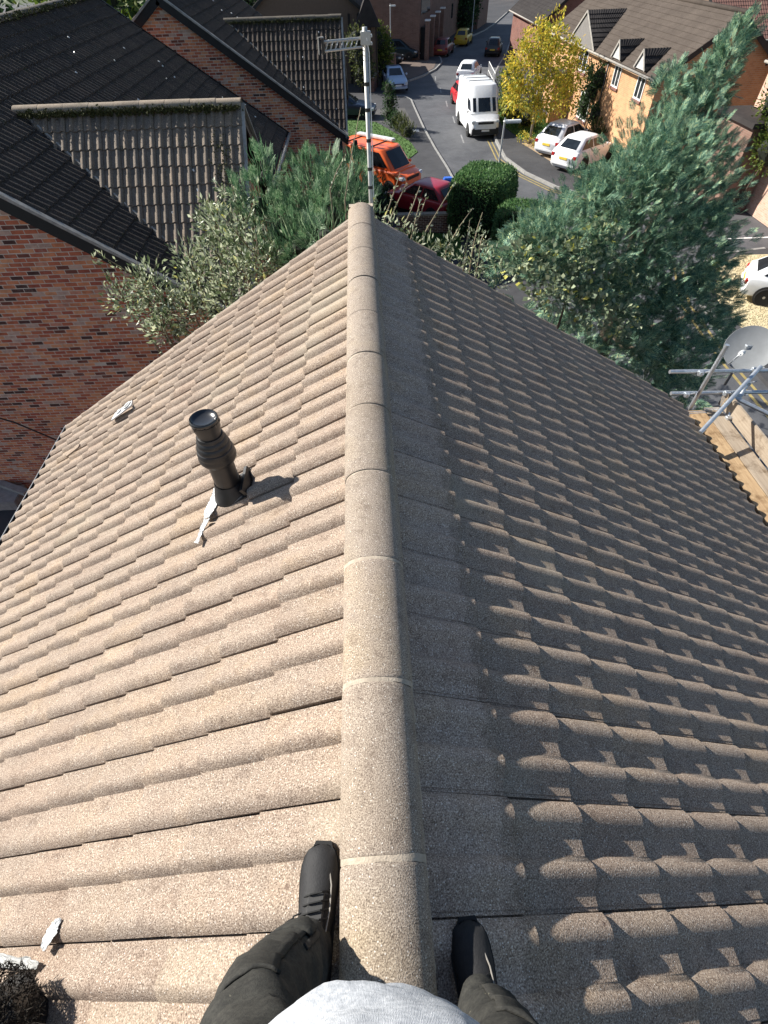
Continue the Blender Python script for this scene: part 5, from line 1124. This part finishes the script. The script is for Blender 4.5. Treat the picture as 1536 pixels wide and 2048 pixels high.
hb2 = (6.9, 22.6, 0); hed2 = plant('low_hedge', 'lower clipped hedge in shade in front of the box hedge', 'hedge', hb2); Ph, Dh = hedge_pts(11000, 1.3, 1.0, 1.75, R_(-20), hb2); v, f = leaves(Ph, Dh, RNG.uniform(.06, .13, len(Ph)), .45, .2); add_mass('leaves', v, f, M_HEDGE, hed2, hb2)
o = MB().box((-1.1, -.85, 0), (1.1, .85, 1.6)).build('shade_core', M_CORE, hed2, bevel=.2); o.rotation_euler = (0, 0, R_(-20))
# ---- yellow autumn tree before the orange house
yb = (11.0, 38.7, 0); yt = plant('yellow_tree', 'young tree turning yellow before the orange brick house', 'tree', yb)
trunk(yt, yb, [(11.0, 38.7, 0), (11.0, 38.75, 2.0), (10.95, 38.8, 4.6)], [.085, .07, .02], flat('pale_bark', (.34, .30, .24), .85, var=.25, scale=10))
for (x, y, z, r) in YEL: trunk(yt, yb, [(11, 38.72, 1.7), ((11+x)/2, (38.7+y)/2, z*.5+1.0), (x, y, z+r*.5)], [.03, .02, .006], M_BARK, 'limb')
M_YLEAF = leaf_mat('autumn_leaves', [(0, (.18, .23, .04)), (.25, (.36, .38, .05)), (.55, (.60, .50, .06)), (.85, (.78, .60, .08)), (1, (.62, .38, .08))], .55)
Py, Dy = shell(YEL, 480, .35, 2., -.3, .25); v, f = leaves(Py, Dy, RNG.uniform(.13, .24, len(Py)), .55, .3); add_mass('leaves', v, f, M_YLEAF, yt, yb)
YS = [((x, y, z), (x + random.gauss(0, .35), y + random.gauss(0, .3), z + r*random.uniform(1.0, 1.7))) for x, y, z, r in YEL for _ in range(4)]
v, f = shoot_leaves(YS, 40, .22, .10); add_mass('shoot_leaves', v, f, M_YLEAF, yt, yb)
# ---- other bushes
def bush(name, label, blobs, mat_, per, size, wf, up=.4, kind='bush', corek=.7):
    bx_ = sum(q[0] for q in blobs)/len(blobs), sum(q[1] for q in blobs)/len(blobs), 0.0; t = plant(name, label, kind, bx_)
    P, D = shell(blobs, per, .35, 2., up, .5); v, f = leaves(P, D, RNG.uniform(size*.6, size, len(P)), wf, .3); add_mass('leaves', v, f, mat_, t, bx_)
    if corek: core(t, blobs, bx_, corek)
    for q in blobs[:3]: trunk(t, bx_, [(bx_[0], bx_[1], 0), ((bx_[0]+q[0])/2, (bx_[1]+q[1])/2, q[2]*.5), q[:3]], [.06, .04, .02], M_BARK, 'stem')
    return t
M_DKG = leaf_mat('dark_green_leaves', [(0, (.018, .042, .016)), (.6, (.04, .085, .03)), (1, (.08, .14, .045))]); M_MDG = leaf_mat('mid_green_leaves', [(0, (.04, .075, .014)), (.5, (.09, .14, .022)), (1, (.20, .23, .04))]); M_OLV = leaf_mat('olive_leaves', [(0, (.035, .05, .018)), (.6, (.075, .095, .03)), (1, (.15, .16, .05))])
bush('round_bush', 'rounded yellow-green bush beside the left street lamp', [(1.7, 61.5, 2.6, 1.3), (2.3, 61.8, 2.0, 1.1), (1.2, 61.4, 1.6, 1.2), (2.0, 61.6, 1.2, 1.1)], M_MDG, 650, .28, .5)
bush('tall_evergreen', 'tall dark evergreen mass behind the people carrier', [(4.2, 76.5, 5.2, 2.0), (5.6, 77, 4.2, 1.9), (3.4, 76.5, 3.2, 1.8), (5.0, 76.5, 2.2, 2.0), (4.8, 77.2, 6.6, 1.4), (6.0, 77.5, 5.6, 1.2)], M_DKG, 330, .42, .5)
bush('wall_ivy', 'dark ivy smothering the gap between the terrace walls', [(14.5, 92.0, 1.6, 1.5), (14.9, 92.4, 3.6, 1.5), (15.4, 93.3, 5.2, 1.3), (15.5, 93.5, 2.6, 1.3)], M_DKG, 380, .4, .6)
bush('dark_shrub', 'dark upright shrub on the lawn edge by the navy estate', [(2.15, 44.3, .7, .55), (2.2, 44.3, 1.4, .5), (2.1, 44.4, 2.1, .42), (2.5, 43.2, .6, .5)], M_DKG, 1500, .17, .4, .7)
bush('reedy_shrub', 'reedy olive shrub where the lawn meets the pavement', [(2.9, 41.8, .5, .5), (3.2, 40.8, .45, .45), (2.8, 42.5, .6, .45)], M_OLV, 1300, .30, .12, 1.4)
bush('ivy_climber', 'dark climber over the front wall of the orange house', [(14.7, 40.0, 1.6, .7), (14.7, 39.3, 2.5, .75), (14.65, 38.6, 3.2, .7), (14.75, 38.0, 1.6, .6), (14.75, 40.4, 3.3, .5)], M_DKG, 1000, .20, .6)
bush('bronze_climber', 'thin bronze climber left of the dark climber on the orange house', [(14.75, 42.4, 3.1, .5), (14.7, 41.6, 2.5, .45), (14.7, 42.7, 2.1, .4)], leaf_mat('bronze_leaves', [(0, (.12, .07, .04)), (.5, (.22, .13, .07)), (1, (.34, .22, .12))]), 800, .16, .6, corek=0)
bush('strap_leaf_plant', 'strap-leaved plant drooping behind the white crossover', [(14.5, 36.6, 1.0, .5), (14.6, 36.0, .8, .4)], M_OLV, 700, .5, .08, .9, corek=.4)
bush('verge_bush', 'low bright bush at the bend beyond the white van', [(12.3, 50.5, .5, .7), (12.2, 52.0, .45, .6), (12.8, 54.0, .6, .7), (12.9, 56.2, .6, .7)], M_MDG, 700, .2, .5)
bush('verge_shrub', 'golden shrub spilling over the grass by the white van', [(11.0, 45.5, .5, .7), (11.4, 44.0, .55, .7), (11.6, 42.6, .5, .6), (11.1, 47.0, .5, .6)], leaf_mat('golden_leaves', [(0, (.12, .15, .03)), (.6, (.30, .30, .05)), (1, (.50, .42, .08))]), 900, .2, .5)
bush('leaf_drift', 'fallen leaves and small plants at the foot of the yellow tree', [(10.9, 38.6, .15, .45), (10.7, 39.4, .15, .4), (11.3, 37.9, .12, .35)], M_YLEAF, 900, .13, .6, .2, 'plant', 0)
bush('garden_tree', 'bright green tree behind the brown roof at the top', [(25, 47.5, 5.2, 1.6), (26, 48.5, 5.8, 1.4), (24.4, 48, 4.2, 1.5)], M_MDG, 300, .3, .5)
bush('edge_tree', 'sunlit tree crown at the right edge before the pink wall', [(18.1, 26.6, 4.0, .7), (18.3, 26.0, 3.4, .8), (18.2, 25.6, 2.6, .8), (18.4, 27.2, 2.6, .6)], M_MDG, 800, .2, .5)
bush('corner_shrub', 'dark shrub by the kerb at the right edge', [(19.9, 28.9, .6, .6), (20.8, 28.8, .7, .7), (21.6, 28.9, .9, .8)], M_DKG, 700, .2, .5)
bush('drive_bush', 'dark bush between the camper van and the dark red hatchback', [(.7, 28.3, .8, .6), (.3, 27.6, .7, .55), (.9, 27.5, .5, .5)], M_DKG, 1300, .15, .5)
bush('porch_bush', 'green bush beneath the timber porch', [(.0, 56.5, 3.2, 1.0), (.4, 56.2, 2.2, 1.0), (.6, 56.6, 1.2, 1.0)], M_OLV, 500, .25, .5)
bush('lawn_weeds', 'small gravel garden plant growing on the sandy drive', [(13.6, 19.4, .3, .35), (14.0, 19.9, .25, .3), (13.3, 18.4, .25, .3)], M_MDG, 1500, .13, .5, corek=.5)
for k, (x, y, r, h) in enumerate([(-15, 27, 4, 10.5), (-11.5, 31, 4, 10), (-8.5, 34, 3.5, 9.5), (40, 150, 6, 7), (52, 142, 6, 8), (22, 146, 5, 7), (64, 120, 6, 8), (45, 90, 5, 7), (-12, 95, 6, 8), (-4, 88, 4, 6), (-22, 70, 6, 9), (-30, 40, 6, 9), (60, 60, 6, 9), (38, 75, 4, 7)]):
    bush('background_tree', ['dark tree behind the mossy ridge at the top left corner', 'dark tree behind the ridge of the nearest brick house', 'dark tree left of the second brick house ridge', 'green tree at the far end of the street', 'tree right of the street end', 'tree left of the street end', 'far tree behind the right-hand houses', 'tree behind the timbered red roof', 'large tree left of the terrace', 'tree behind the porch', 'tree far left behind the dark roofs', 'tree at the far left horizon', 'tree at the far right horizon', 'tree behind the cream house'][k], [(x, y, h*.75, r*.55), (x-r*.4, y+.5, h*.55, r*.5), (x+r*.4, y, h*.5, r*.5), (x, y-.6, h*.4, r*.5)], M_MDG if k % 2 else M_DKG, 150, .5, .5, .4, 'tree', .6)
# ------------------------------------------------------------------ television aerial on the gable
ae = thing('tv_aerial', 'grey television aerial on a taped mast at the gable end', 'aerial', (.088, 4.74, 6.6))
MB().tube([(0, 0, 0), (0, 0, 2.33)], .0175, 14).build('mast', M_ALU, ae, smooth=True)
for z in (1.36, 1.49, 1.68, 1.87, 2.02): MB().tube([(0, 0, z), (0, 0, z+.022)], .0195, 14).build('tape_band', M_BLACKPL, ae)
MB().tube([(.024, -.012, 1.3), (.026, -.012, 1.8), (.025, -.014, 2.2), (.01, -.03, 2.28)], .004, 6).build('cable', M_WHITE, ae)
MB().box((-.032, -.03, 2.24), (.04, .03, 2.31)).build('clamp', M_ALU, ae, bevel=.004)
for dz in (.245, .285): MB().tube([(.045, -.03, 2.0+dz), (.045, .05, 2.0+dz)], .006, 6).build('clamp_bolt', M_ALU, ae)
# boom points left; a girder of two rails joined by zig-zag bars, then the end bracket
MB().tube([(-.02, .0, 2.275), (-.30, .0, 2.262)], .009, 6).build('boom', M_ALU, ae); MB().tube([(-.02, -.02, 2.232), (-.285, -.02, 2.216)], .007, 6).build('boom', M_ALU, ae)
for k in range(7):
    x = -.05 - k*.034; MB().tube([(x, .0, 2.272), (x-.026, -.02, 2.222)], .0045, 5).build('director', M_ALU, ae)
    MB().tube([(x-.01, -.055, 2.25), (x-.01, .055, 2.25)], .0032, 5).build('director', M_ALU, ae)
MB().box((-.305, -.03, 2.20), (-.288, .02, 2.285)).build('end_plate', M_BLACKPL, ae); MB().tube([(-.29, -.02, 2.29), (-.325, -.02, 2.288), (-.327, -.02, 2.20)], .004, 5).build('end_bracket', M_ALU, ae)
# ------------------------------------------------------------------ scaffold at the right eave
def tube_thing(name, label, a, b, r=.0242, group='scaffold tubes'):
    o = MB().tube([a, b], r, 14).build(name, M_GALV, None, auto=.6); tag(o, label, 'scaffold tube', group); 
    return o
tube_thing('scaffold_tube', 'upright scaffold tube at the corner of the right eave', (3.90, 4.84, 0), (3.99, 4.78, 6.30))
tube_thing('scaffold_tube', 'upper horizontal scaffold rail pointing past the gable', (3.575, 4.91, 5.885), (6.4, 4.91, 5.79))
tube_thing('scaffold_tube', 'lower horizontal scaffold rail, brightest of the pair', (3.725, 4.91, 5.565), (6.6, 4.91, 5.47))
tube_thing('scaffold_tube', 'leaning scaffold tube whose foot meets the eave tiles', (3.62, 4.02, 5.70), (4.50, 4.74, 6.02))
tube_thing('scaffold_tube', 'dark short scaffold tube slanting under the dish', (4.33, 4.55, 5.42), (4.72, 5.02, 5.75))
tube_thing('scaffold_tube', 'blue-lit scaffold brace running down to the right edge', (4.35, 4.82, 5.60), (5.0, 4.35, 5.45))
tube_thing('scaffold_tube', 'outer upright scaffold tube beyond the dish', (5.6, 4.95, 0), (5.6, 4.95, 6.6))
cpl = [(3.93, 4.87, 5.875), (3.91, 4.88, 5.56), (4.36, 4.82, 5.60), (4.50, 4.78, 5.58), (4.33, 4.55, 5.43), (4.62, 4.9, 5.68), (4.60, 4.90, 5.87)]
for i, p in enumerate(cpl):
    t = thing('scaffold_coupler', 'steel coupler clamping the %s' % ['upper rail to the corner upright', 'lower rail to the corner upright', 'leaning tube to the lower rail', 'brace to the lower rail', 'foot of the short dark tube', 'top of the short dark tube', 'upper rail below the dish'][i], 'coupler', p, 0, 'scaffold couplers')
    MB().lathe([(.034, -.025), (.034, .025)], 12, axis='x').build('clamp_ring', M_GALV, t); MB().lathe([(.034, -.025), (.034, .025)], 12).build('clamp_ring', M_GALV, t); MB().tube([(.03, -.03, .03), (.06, -.05, .06)], .008, 6).build('bolt', M_GALV, t)
def wood(name, c1, c2):
    t = NT(name); p = t.pos(); mp = t.n('Mapping'); mp.inputs['Scale'].default_value = (22, 1.3, 22); t.t.links.new(p[0].outputs[p[1]], mp.inputs['Vector']); n = t.noise((mp, 0), 2.2, 6, .7); r = t.ramp(n, 'Fac', [(.3, c1), (.7, c2)]); st = t.noise(p, 5, 5, .7); sr = t.ramp(st, 'Fac', [(.32, (.45, .4, .35)), (.5, (1, 1, 1))]); c = t.mix(1., (r, 'Color'), (sr, 'Color'), 'MULTIPLY'); return t.done((c, 2), .85, t.bump(n, 'Fac', .3, .004), spec=.25)
M_WOOD = wood('scaffold_board_wood', (.27, .17, .09), (.46, .33, .19)); M_WOODG = wood('grey_board_wood', (.24, .19, .14), (.36, .30, .23))
def board(label, a, b, m=M_WOOD):
    o = MB().box(a, b).build('scaffold_board', m, None, bevel=.006); tag(o, label, 'scaffold board', 'scaffold boards')
    for y in (b[1]-.02, b[1]-.05): 
        MB().box((a[0]-.002, y-.012, a[2]-.002), (b[0]+.002, y+.0, b[2]+.002)).build('end_band', M_GALV, o)
board('reddish scaffold board tucked closest under the eave tiles', (3.72, -4.5, 5.38), (3.90, 4.62, 5.42), wood('red_board_wood', (.28, .13, .07), (.42, .22, .12)))
board('golden scaffold board in sun along the eave', (3.915, -4.5, 5.40), (4.115, 4.72, 5.44)); board('outer scaffold board lying beside the toe board', (4.135, -4.5, 5.39), (4.335, 4.78, 5.43), M_WOODG)
board('upright toe board on the outer edge of the scaffold', (4.36, -4.5, 5.42), (4.398, 4.86, 5.62), M_WOODG)
for y in (3.6, 1.2, -1.6):
    tube_thing('scaffold_tube', {3.6: 'cross tube under the boards near the gable', 1.2: 'cross tube under the boards midway along', -1.6: 'cross tube under the boards behind us'}[y], (3.5, y, 5.34), (5.0, y, 5.34)); 
    if y < 3: tube_thing('scaffold_tube', {1.2: 'upright tube outside the boards midway along', -1.6: 'upright tube outside the boards behind us'}[y], (4.47, y+.05, 0), (4.47, y+.05, 6.3))
# ------------------------------------------------------------------ satellite dish on its mast
di = thing('satellite_dish', 'grey satellite dish above the scaffold at the right edge', 'satellite dish', (4.60, 5.15, 6.0))
nrm = Vector((-.42, -.58, .70)).normalized(); qd = nrm.to_track_quat('Z', 'Y')
prof = [(.002, -.045), (.08, -.041), (.16, -.030), (.22, -.015), (.262, .0), (.270, .003), (.273, -.003), (.262, -.010), (.22, -.025), (.16, -.040), (.08, -.052), (.002, -.056)]
o = MB().lathe(prof, 40).build('reflector', flat('dish_grey', (.20, .21, .215), .55, var=.12, scale=9, metal=.1), di, auto=.5); o.rotation_mode = 'QUATERNION'; o.rotation_quaternion = qd
def dl(x, y, z): return qd @ Vector((x, y, z))
lo = Vector((-.30, .02, .0)); dn = (qd.inverted() @ Vector((-.6, -.1, -.8))); dn.z = 0; dn.normalize()
a0 = dl(dn.x*.25, dn.y*.25, -.02); a1 = dl(dn.x*.30, dn.y*.30, .10); a2 = dl(dn.x*.20, dn.y*.20, .30)
MB().tube([a0, a1, a2], .010, 8).build('feed_arm', M_GALV, di, smooth=True); MB().tube([a2, a2 + dl(-dn.x*.05, -dn.y*.05, -.07)], .028, 12).build('feed_horn', flat('lnb_grey', (.55, .56, .56), .5), di)
back = dl(0, 0, -.06); MB().tube([back, back + Vector((.02, .06, -.06)), back + Vector((.02, .06, -.55))], .019, 10).build('mast', M_GALV, di, smooth=True); MB().box(tuple(back + Vector((-.04, 0, -.05))), tuple(back + Vector((.06, .09, .05)))).build('bracket', M_GALV, di, bevel=.006)
# ------------------------------------------------------------------ the person standing astride the ridge
pe = thing('person', 'person in grey top, dark work trousers and black shoes standing astride the ridge', 'person', (0, -.15, ZR - .13))
O = Vector((0, -.15, ZR - .13))
def sub(p): return Vector(p) - O
# body: one continuous skin
jv = {}; jl = []; je = []
def J(n, p, r, to=None):
    jv[n] = len(jl); jl.append((Vector(p) - O, r))
    if to: je.append((jv[to], jv[n]))
J('pelvis', (0, -.24, 8.62), .085); J('spine', (0, -.245, 8.85), .085, 'pelvis'); J('chest', (0, -.26, 9.08), .095, 'spine'); J('neck', (0, -.265, 9.25), .045, 'chest'); J('jaw', (0, -.25, 9.34), .062, 'neck'); J('skull', (0, -.27, 9.44), .078, 'jaw')
for s, n in ((-1, 'l'), (1, 'r')):
    kx, ky = (-.225, -.105) if s < 0 else (.205, -.16); fx, fy = (-.19, -.06) if s < 0 else (.195, -.18)
    J('hip'+n, (s*.09, -.24, 8.56), .07, 'pelvis'); J('knee'+n, (kx, ky, 8.2), .05, 'hip'+n); J('ank'+n, (fx, fy-.03, 7.84), .030, 'knee'+n); J('toe'+n, (fx + (.02 if s < 0 else .02), fy+.05, 7.765), .010, 'ank'+n)
    J('sh'+n, (s*.17, -.27, 9.15), .055, 'chest'); J('el'+n, (s*.29, -.20, 8.93), .038, 'sh'+n); J('wr'+n, (s*.15, -.10, 9.24), .026, 'el'+n); J('hand'+n, (s*.12, -.075, 9.30), .024, 'wr'+n)
    for k in range(4): J('f%d%s' % (k, n), (s*(.105-.002*k), -.062-.006*k, 9.335+.008*k), .009, 'hand'+n); J('g%d%s' % (k, n), (s*.085, -.055-.006*k, 9.36+.012*k), .008, 'f%d%s' % (k, n))
    J('t'+n, (s*.09, -.075, 9.30), .010, 'hand'+n)
me = bpy.data.meshes.new('body'); me.from_pydata([tuple(p) for p, r in jl], je, []); me.update()
bo = obj('body', me, flat('skin', (.42, .26, .19), .55, var=.1), pe); sk = bo.modifiers.new('skin', 'SKIN'); sd = bo.modifiers.new('sub', 'SUBSURF'); sd.levels = 1; sd.render_levels = 1
for i, (p, r) in enumerate(jl): me.skin_vertices[0].data[i].radius = (r, r)
me.skin_vertices[0].data[0].use_root = True
def tube_cloth(rings, name, m, n=28, seed=1, amp=.006, fs=9.0, parent=pe, caps=False, thick=.003):
    """garment tube from elliptical rings (centre, rx, ry, tilt vector)"""
    from mathutils import noise
    V = []; F = []
    for i, (c, rx, ry) in enumerate(rings):
        for k in range(n):
            t = 2*math.pi*k/n; p = Vector(c) + Vector((rx*math.cos(t), ry*math.sin(t), 0)); d = Vector((math.cos(t), math.sin(t), 0)); q = p*fs; q.z *= 1.8
            p = p + d*(noise.noise(q + Vector((seed*7.1, 0, 0)))*amp + noise.noise(q*2.7 + Vector((seed*3.3, 5, 0)))*amp*.5); V.append(tuple(p - O))
    m_ = len(rings)
    for i in range(m_-1):
        for k in range(n): F.append((i*n+k, i*n+(k+1) % n, (i+1)*n+(k+1) % n, (i+1)*n+k))
    if caps: F.append(tuple((m_-1)*n+k for k in range(n)))
    return V, F
def resample(keys, n):
    out = []; zs = np.linspace(0, len(keys)-1, n)
    for t in zs:
        i = min(int(t), len(keys)-2); u = t-i; a, b = keys[i], keys[i+1]; u = u*u*(3-2*u)*.5 + u*.5; out.append((Vector(a[0]).lerp(Vector(b[0]), u), a[1]+(b[1]-a[1])*u, a[2]+(b[2]-a[2])*u))
    return out
M_TROU = (lambda t, p: (lambda n, w, sp: t.done((t.mix((sp, 'Color'), (t.mix(1., (t.ramp(n, 'Fac', [(.3, (.026, .026, .025)), (.7, (.050, .049, .045))]), 'Color'), (t.ramp(w, 'Fac', [(.35, (.8, .8, .8)), (.65, (1.15, 1.15, 1.1))]), 'Color'), 'MULTIPLY'), 2), (.30, .28, .20)), 2), .92, t.bump(t.noise(p, 420, 2), 'Fac', .35, .002), spec=.15))(t.noise(p, 22, 5, .7), t.noise(p, 160, 2), t.ramp(t.noise(p, 55, 4, .7), 'Fac', [(.70, (0, 0, 0)), (.76, (.55, .55, .55))])))(*(lambda t: (t, t.pos()))(NT('work_trousers')))
V = []; F = []
for keys, sd_ in (([((-.188, -.045, 7.80), .056, .072), ((-.192, -.05, 7.85), .062, .074), ((-.197, -.06, 7.92), .063, .068), ((-.208, -.075, 8.02), .067, .068), ((-.218, -.10, 8.18), .070, .069), ((-.195, -.14, 8.34), .080, .082), ((-.15, -.20, 8.50), .102, .100), ((-.10, -.235, 8.62), .112, .112)], 1), ([((.206, -.170, 7.80), .046, .072), ((.203, -.173, 7.85), .050, .070), ((.200, -.175, 7.92), .054, .066), ((.198, -.173, 8.02), .057, .062), ((.198, -.173, 8.18), .062, .064), ((.175, -.19, 8.34), .078, .080), ((.14, -.215, 8.50), .10, .10), ((.09, -.235, 8.62), .112, .112)], 2)):
    v, f = tube_cloth(resample(keys, 46), 'x', None, 34, sd_, .013, 13.0); b0 = len(V); V += v; F += [tuple(i+b0 for i in q) for q in f]
V_TR = V; tro = obj('trousers', mesh_np('trousers', V, F, smooth=True), M_TROU, pe)
# thigh pocket with flap and a turned-up tab on the left leg
def patch(pts, name, m, parent, th=.004):
    c = sum((Vector(p) for p in pts), Vector())/len(pts); b = MB(); k = len(pts); n = (Vector(pts[1])-Vector(pts[0])).cross(Vector(pts[2])-Vector(pts[0])).normalized()*th
    b.add([sub(p) for p in pts] + [sub(p)+n for p in pts], [tuple(range(k)), tuple(reversed(range(k, 2*k)))] + [(i, (i+1) % k, k+(i+1) % k, k+i) for i in range(k)]); return b.build(name, m, parent, bevel=.0015)
M_BLKFAB = flat('black_webbing', (.014, .014, .014), .85, var=.3, scale=40)
def trouser_patch(name, r0, r1, k0, k1, leg, lift, m):
    n_, base_ = 34, leg*46*34; vs = []; fs = []; idx = {}
    for i in range(r0, r1+1):
        ctr = sum((Vector(V_TR[base_+i*n_+k]) for k in range(n_)), Vector())/n_
        for k in range(k0, k1+1):
            p = Vector(V_TR[base_+i*n_+(k % n_)]); e = 1.0 if (i in (r0, r1) or k in (k0, k1)) else 1.0; idx[(i, k)] = len(vs); vs.append(p + (p-ctr).normalized()*lift)
    for i in range(r0, r1):
        for k in range(k0, k1): fs.append((idx[(i, k)], idx[(i, k+1)], idx[(i+1, k+1)], idx[(i+1, k)]))
    o = obj(name, mesh_np(name, vs, fs, smooth=True), m, tro); sd2 = o.modifiers.new('s', 'SOLIDIFY'); sd2.thickness = lift*.9; sd2.offset = -1; return o
trouser_patch('pocket', 15, 30, 6, 16, 0, .006, M_TROU); trouser_patch('pocket_flap', 12, 16, 5, 17, 0, .010, M_TROU); trouser_patch('zip_tape', 9, 20, 4, 4+1, 0, .004, M_BLKFAB); trouser_patch('pocket', 14, 30, 1, 9, 1, .006, M_TROU); trouser_patch('knee_strap', 10, 13, 10, 17, 0, .004, M_BLKFAB)
# shoes
def shoe(fx, fy, ang, z, name_side):
    secs = [(-.125, .030, .034, .055), (-.10, .038, .042, .075), (-.05, .040, .041, .085), (.0, .041, .041, .080), (.05, .046, .044, .066), (.09, .049, .046, .056), (.12, .048, .044, .052), (.14, .043, .040, .049), (.155, .035, .033, .044), (.164, .024, .024, .038), (.169, .010, .011, .030)]
    c, s = math.cos(ang), math.sin(ang); sh = bpy.data.objects.new('shoe', None); link(sh, pe); sh.location = sub((fx, fy, z)); sh.rotation_euler = (0, 0, ang)
    rings = []
    for y, wl, wr, h in secs: rings.append([(-wl, y, .018), (-wl*1.02, y, .03), (-wl*.86, y, h*.72), (-wl*.5, y, h*.96), (0, y, h), (wr*.5, y, h*.96), (wr*.86, y, h*.72), (wr*1.02, y, .03), (wr, y, .018)])
    MB().loft(rings).build('upper', flat('black_suede', (.014, .014, .015), .72, var=.35, scale=40, bump=.2, bscale=200), sh, auto=1.0)
    MB().loft([[(-wl*1.08, y, 0), (-wl*1.1, y, .024), (wr*1.1, y, .024), (wr*1.08, y, 0)] for y, wl, wr, h in [(secs[0][0]-.006,)+secs[0][1:]] + secs[1:-1] + [(secs[-1][0]+.008, .018, .02, 0)]]).build('sole', flat('black_rubber', (.010, .010, .010), .7), sh, auto=.8)
    MB().loft([[(-.022, y, h), (-.018, y, h+.010), (.018, y, h+.010), (.022, y, h)] for y, h in ((-.04, .080), (.0, .078), (.035, .068), (.062, .058))]).build('tongue', flat('grey_tongue', (.04, .04, .04), .8, var=.3, scale=60), sh, auto=.8)
    for k in range(4): 
        y = .0 + k*.018; h = .082 - k*.006; MB().tube([(-.032, y, h-.010), (-.014, y+.004, h+.012), (.014, y+.010, h+.012), (.032, y+.014, h-.012)], .0026, 5).build('lace', M_BLKFAB, sh)
    MB().tube([(-.030, .0, .07), (-.046, -.015, .072), (-.052, .015, .066), (-.034, .022, .066)], .0026, 5).build('lace', M_BLKFAB, sh)
    MB().tube([(.020, .13, .040), (.034, .08, .052), (.036, .03, .066), (.030, -.02, .075)], .0018, 5).build('stitching', M_GREYTRIM, sh)
zs = lambda x: apex_z - abs(x)*math.tan(PITCH) + .012
shoe(-.175, .01, R_(-4), zs(-.165), 'l'); shoe(.215, -.165, R_(3), zs(.215), 'r')
M_TOP = (lambda t, p: (lambda n, w: t.done((t.mix(1., (t.ramp(n, 'Fac', [(.3, (.30, .32, .35)), (.7, (.56, .58, .61))]), 'Color'), (t.ramp(w, 'Color', [(.2, (.90, .90, .90)), (.8, (1.06, 1.06, 1.06))]), 'Color'), 'MULTIPLY'), 2), .95, t.bump(w, 'Color', .25, .0015), spec=.1))(t.noise(p, 130, 4, .7), t.n('TexWave', i={'Vector': p, 'Scale': 210.0, 'Distortion': 6.0, 'Detail': 3.0})))(*(lambda t: (t, t.pos()))(NT('grey_marl_jersey')))
keys = [((-.012, -.212, 8.46), .176, .150), ((-.014, -.206, 8.60), .184, .158), ((-.010, -.225, 8.78), .182, .145), ((0, -.245, 9.0), .20, .125), ((0, -.265, 9.14), .205, .105), ((0, -.268, 9.21), .13, .075), ((0, -.268, 9.245), .068, .062)]
v, f = tube_cloth(resample(keys, 60), 'x', None, 80, 5, .011, 11.0); V = list(v); F = list(f)
for s in (-1, 1):
    ks = [((s*.15, -.268, 9.15), .062, .062), ((s*.22, -.245, 9.05), .060, .060), ((s*.29, -.205, 8.93), .055, .055)]; v, f = tube_cloth(resample(ks, 10), 'x', None, 16, 6+s, .004, 12); b0 = len(V); V += v; F += [tuple(i+b0 for i in q) for q in f]
    k2 = [((s*.29, -.20, 8.92), .052, .052), ((s*.23, -.155, 9.06), .045, .045), ((s*.16, -.108, 9.22), .036, .036)]; v, f = tube_cloth(resample(k2, 10), 'x', None, 16, 8+s, .004, 12); b0 = len(V); V += v; F += [tuple(i+b0 for i in q) for q in f]
obj('jersey_top', mesh_np('jersey_top', V, F, smooth=True), M_TOP, pe)
b = MB(); b.lathe([(.001, .105), (.05, .095), (.082, .06), (.092, .02), (.090, -.02), (.08, -.05)], 20, c=tuple(sub((0, -.285, 9.44)))); b.build('hair', flat('dark_hair', (.03, .022, .016), .7, var=.4, scale=40), pe, smooth=True)
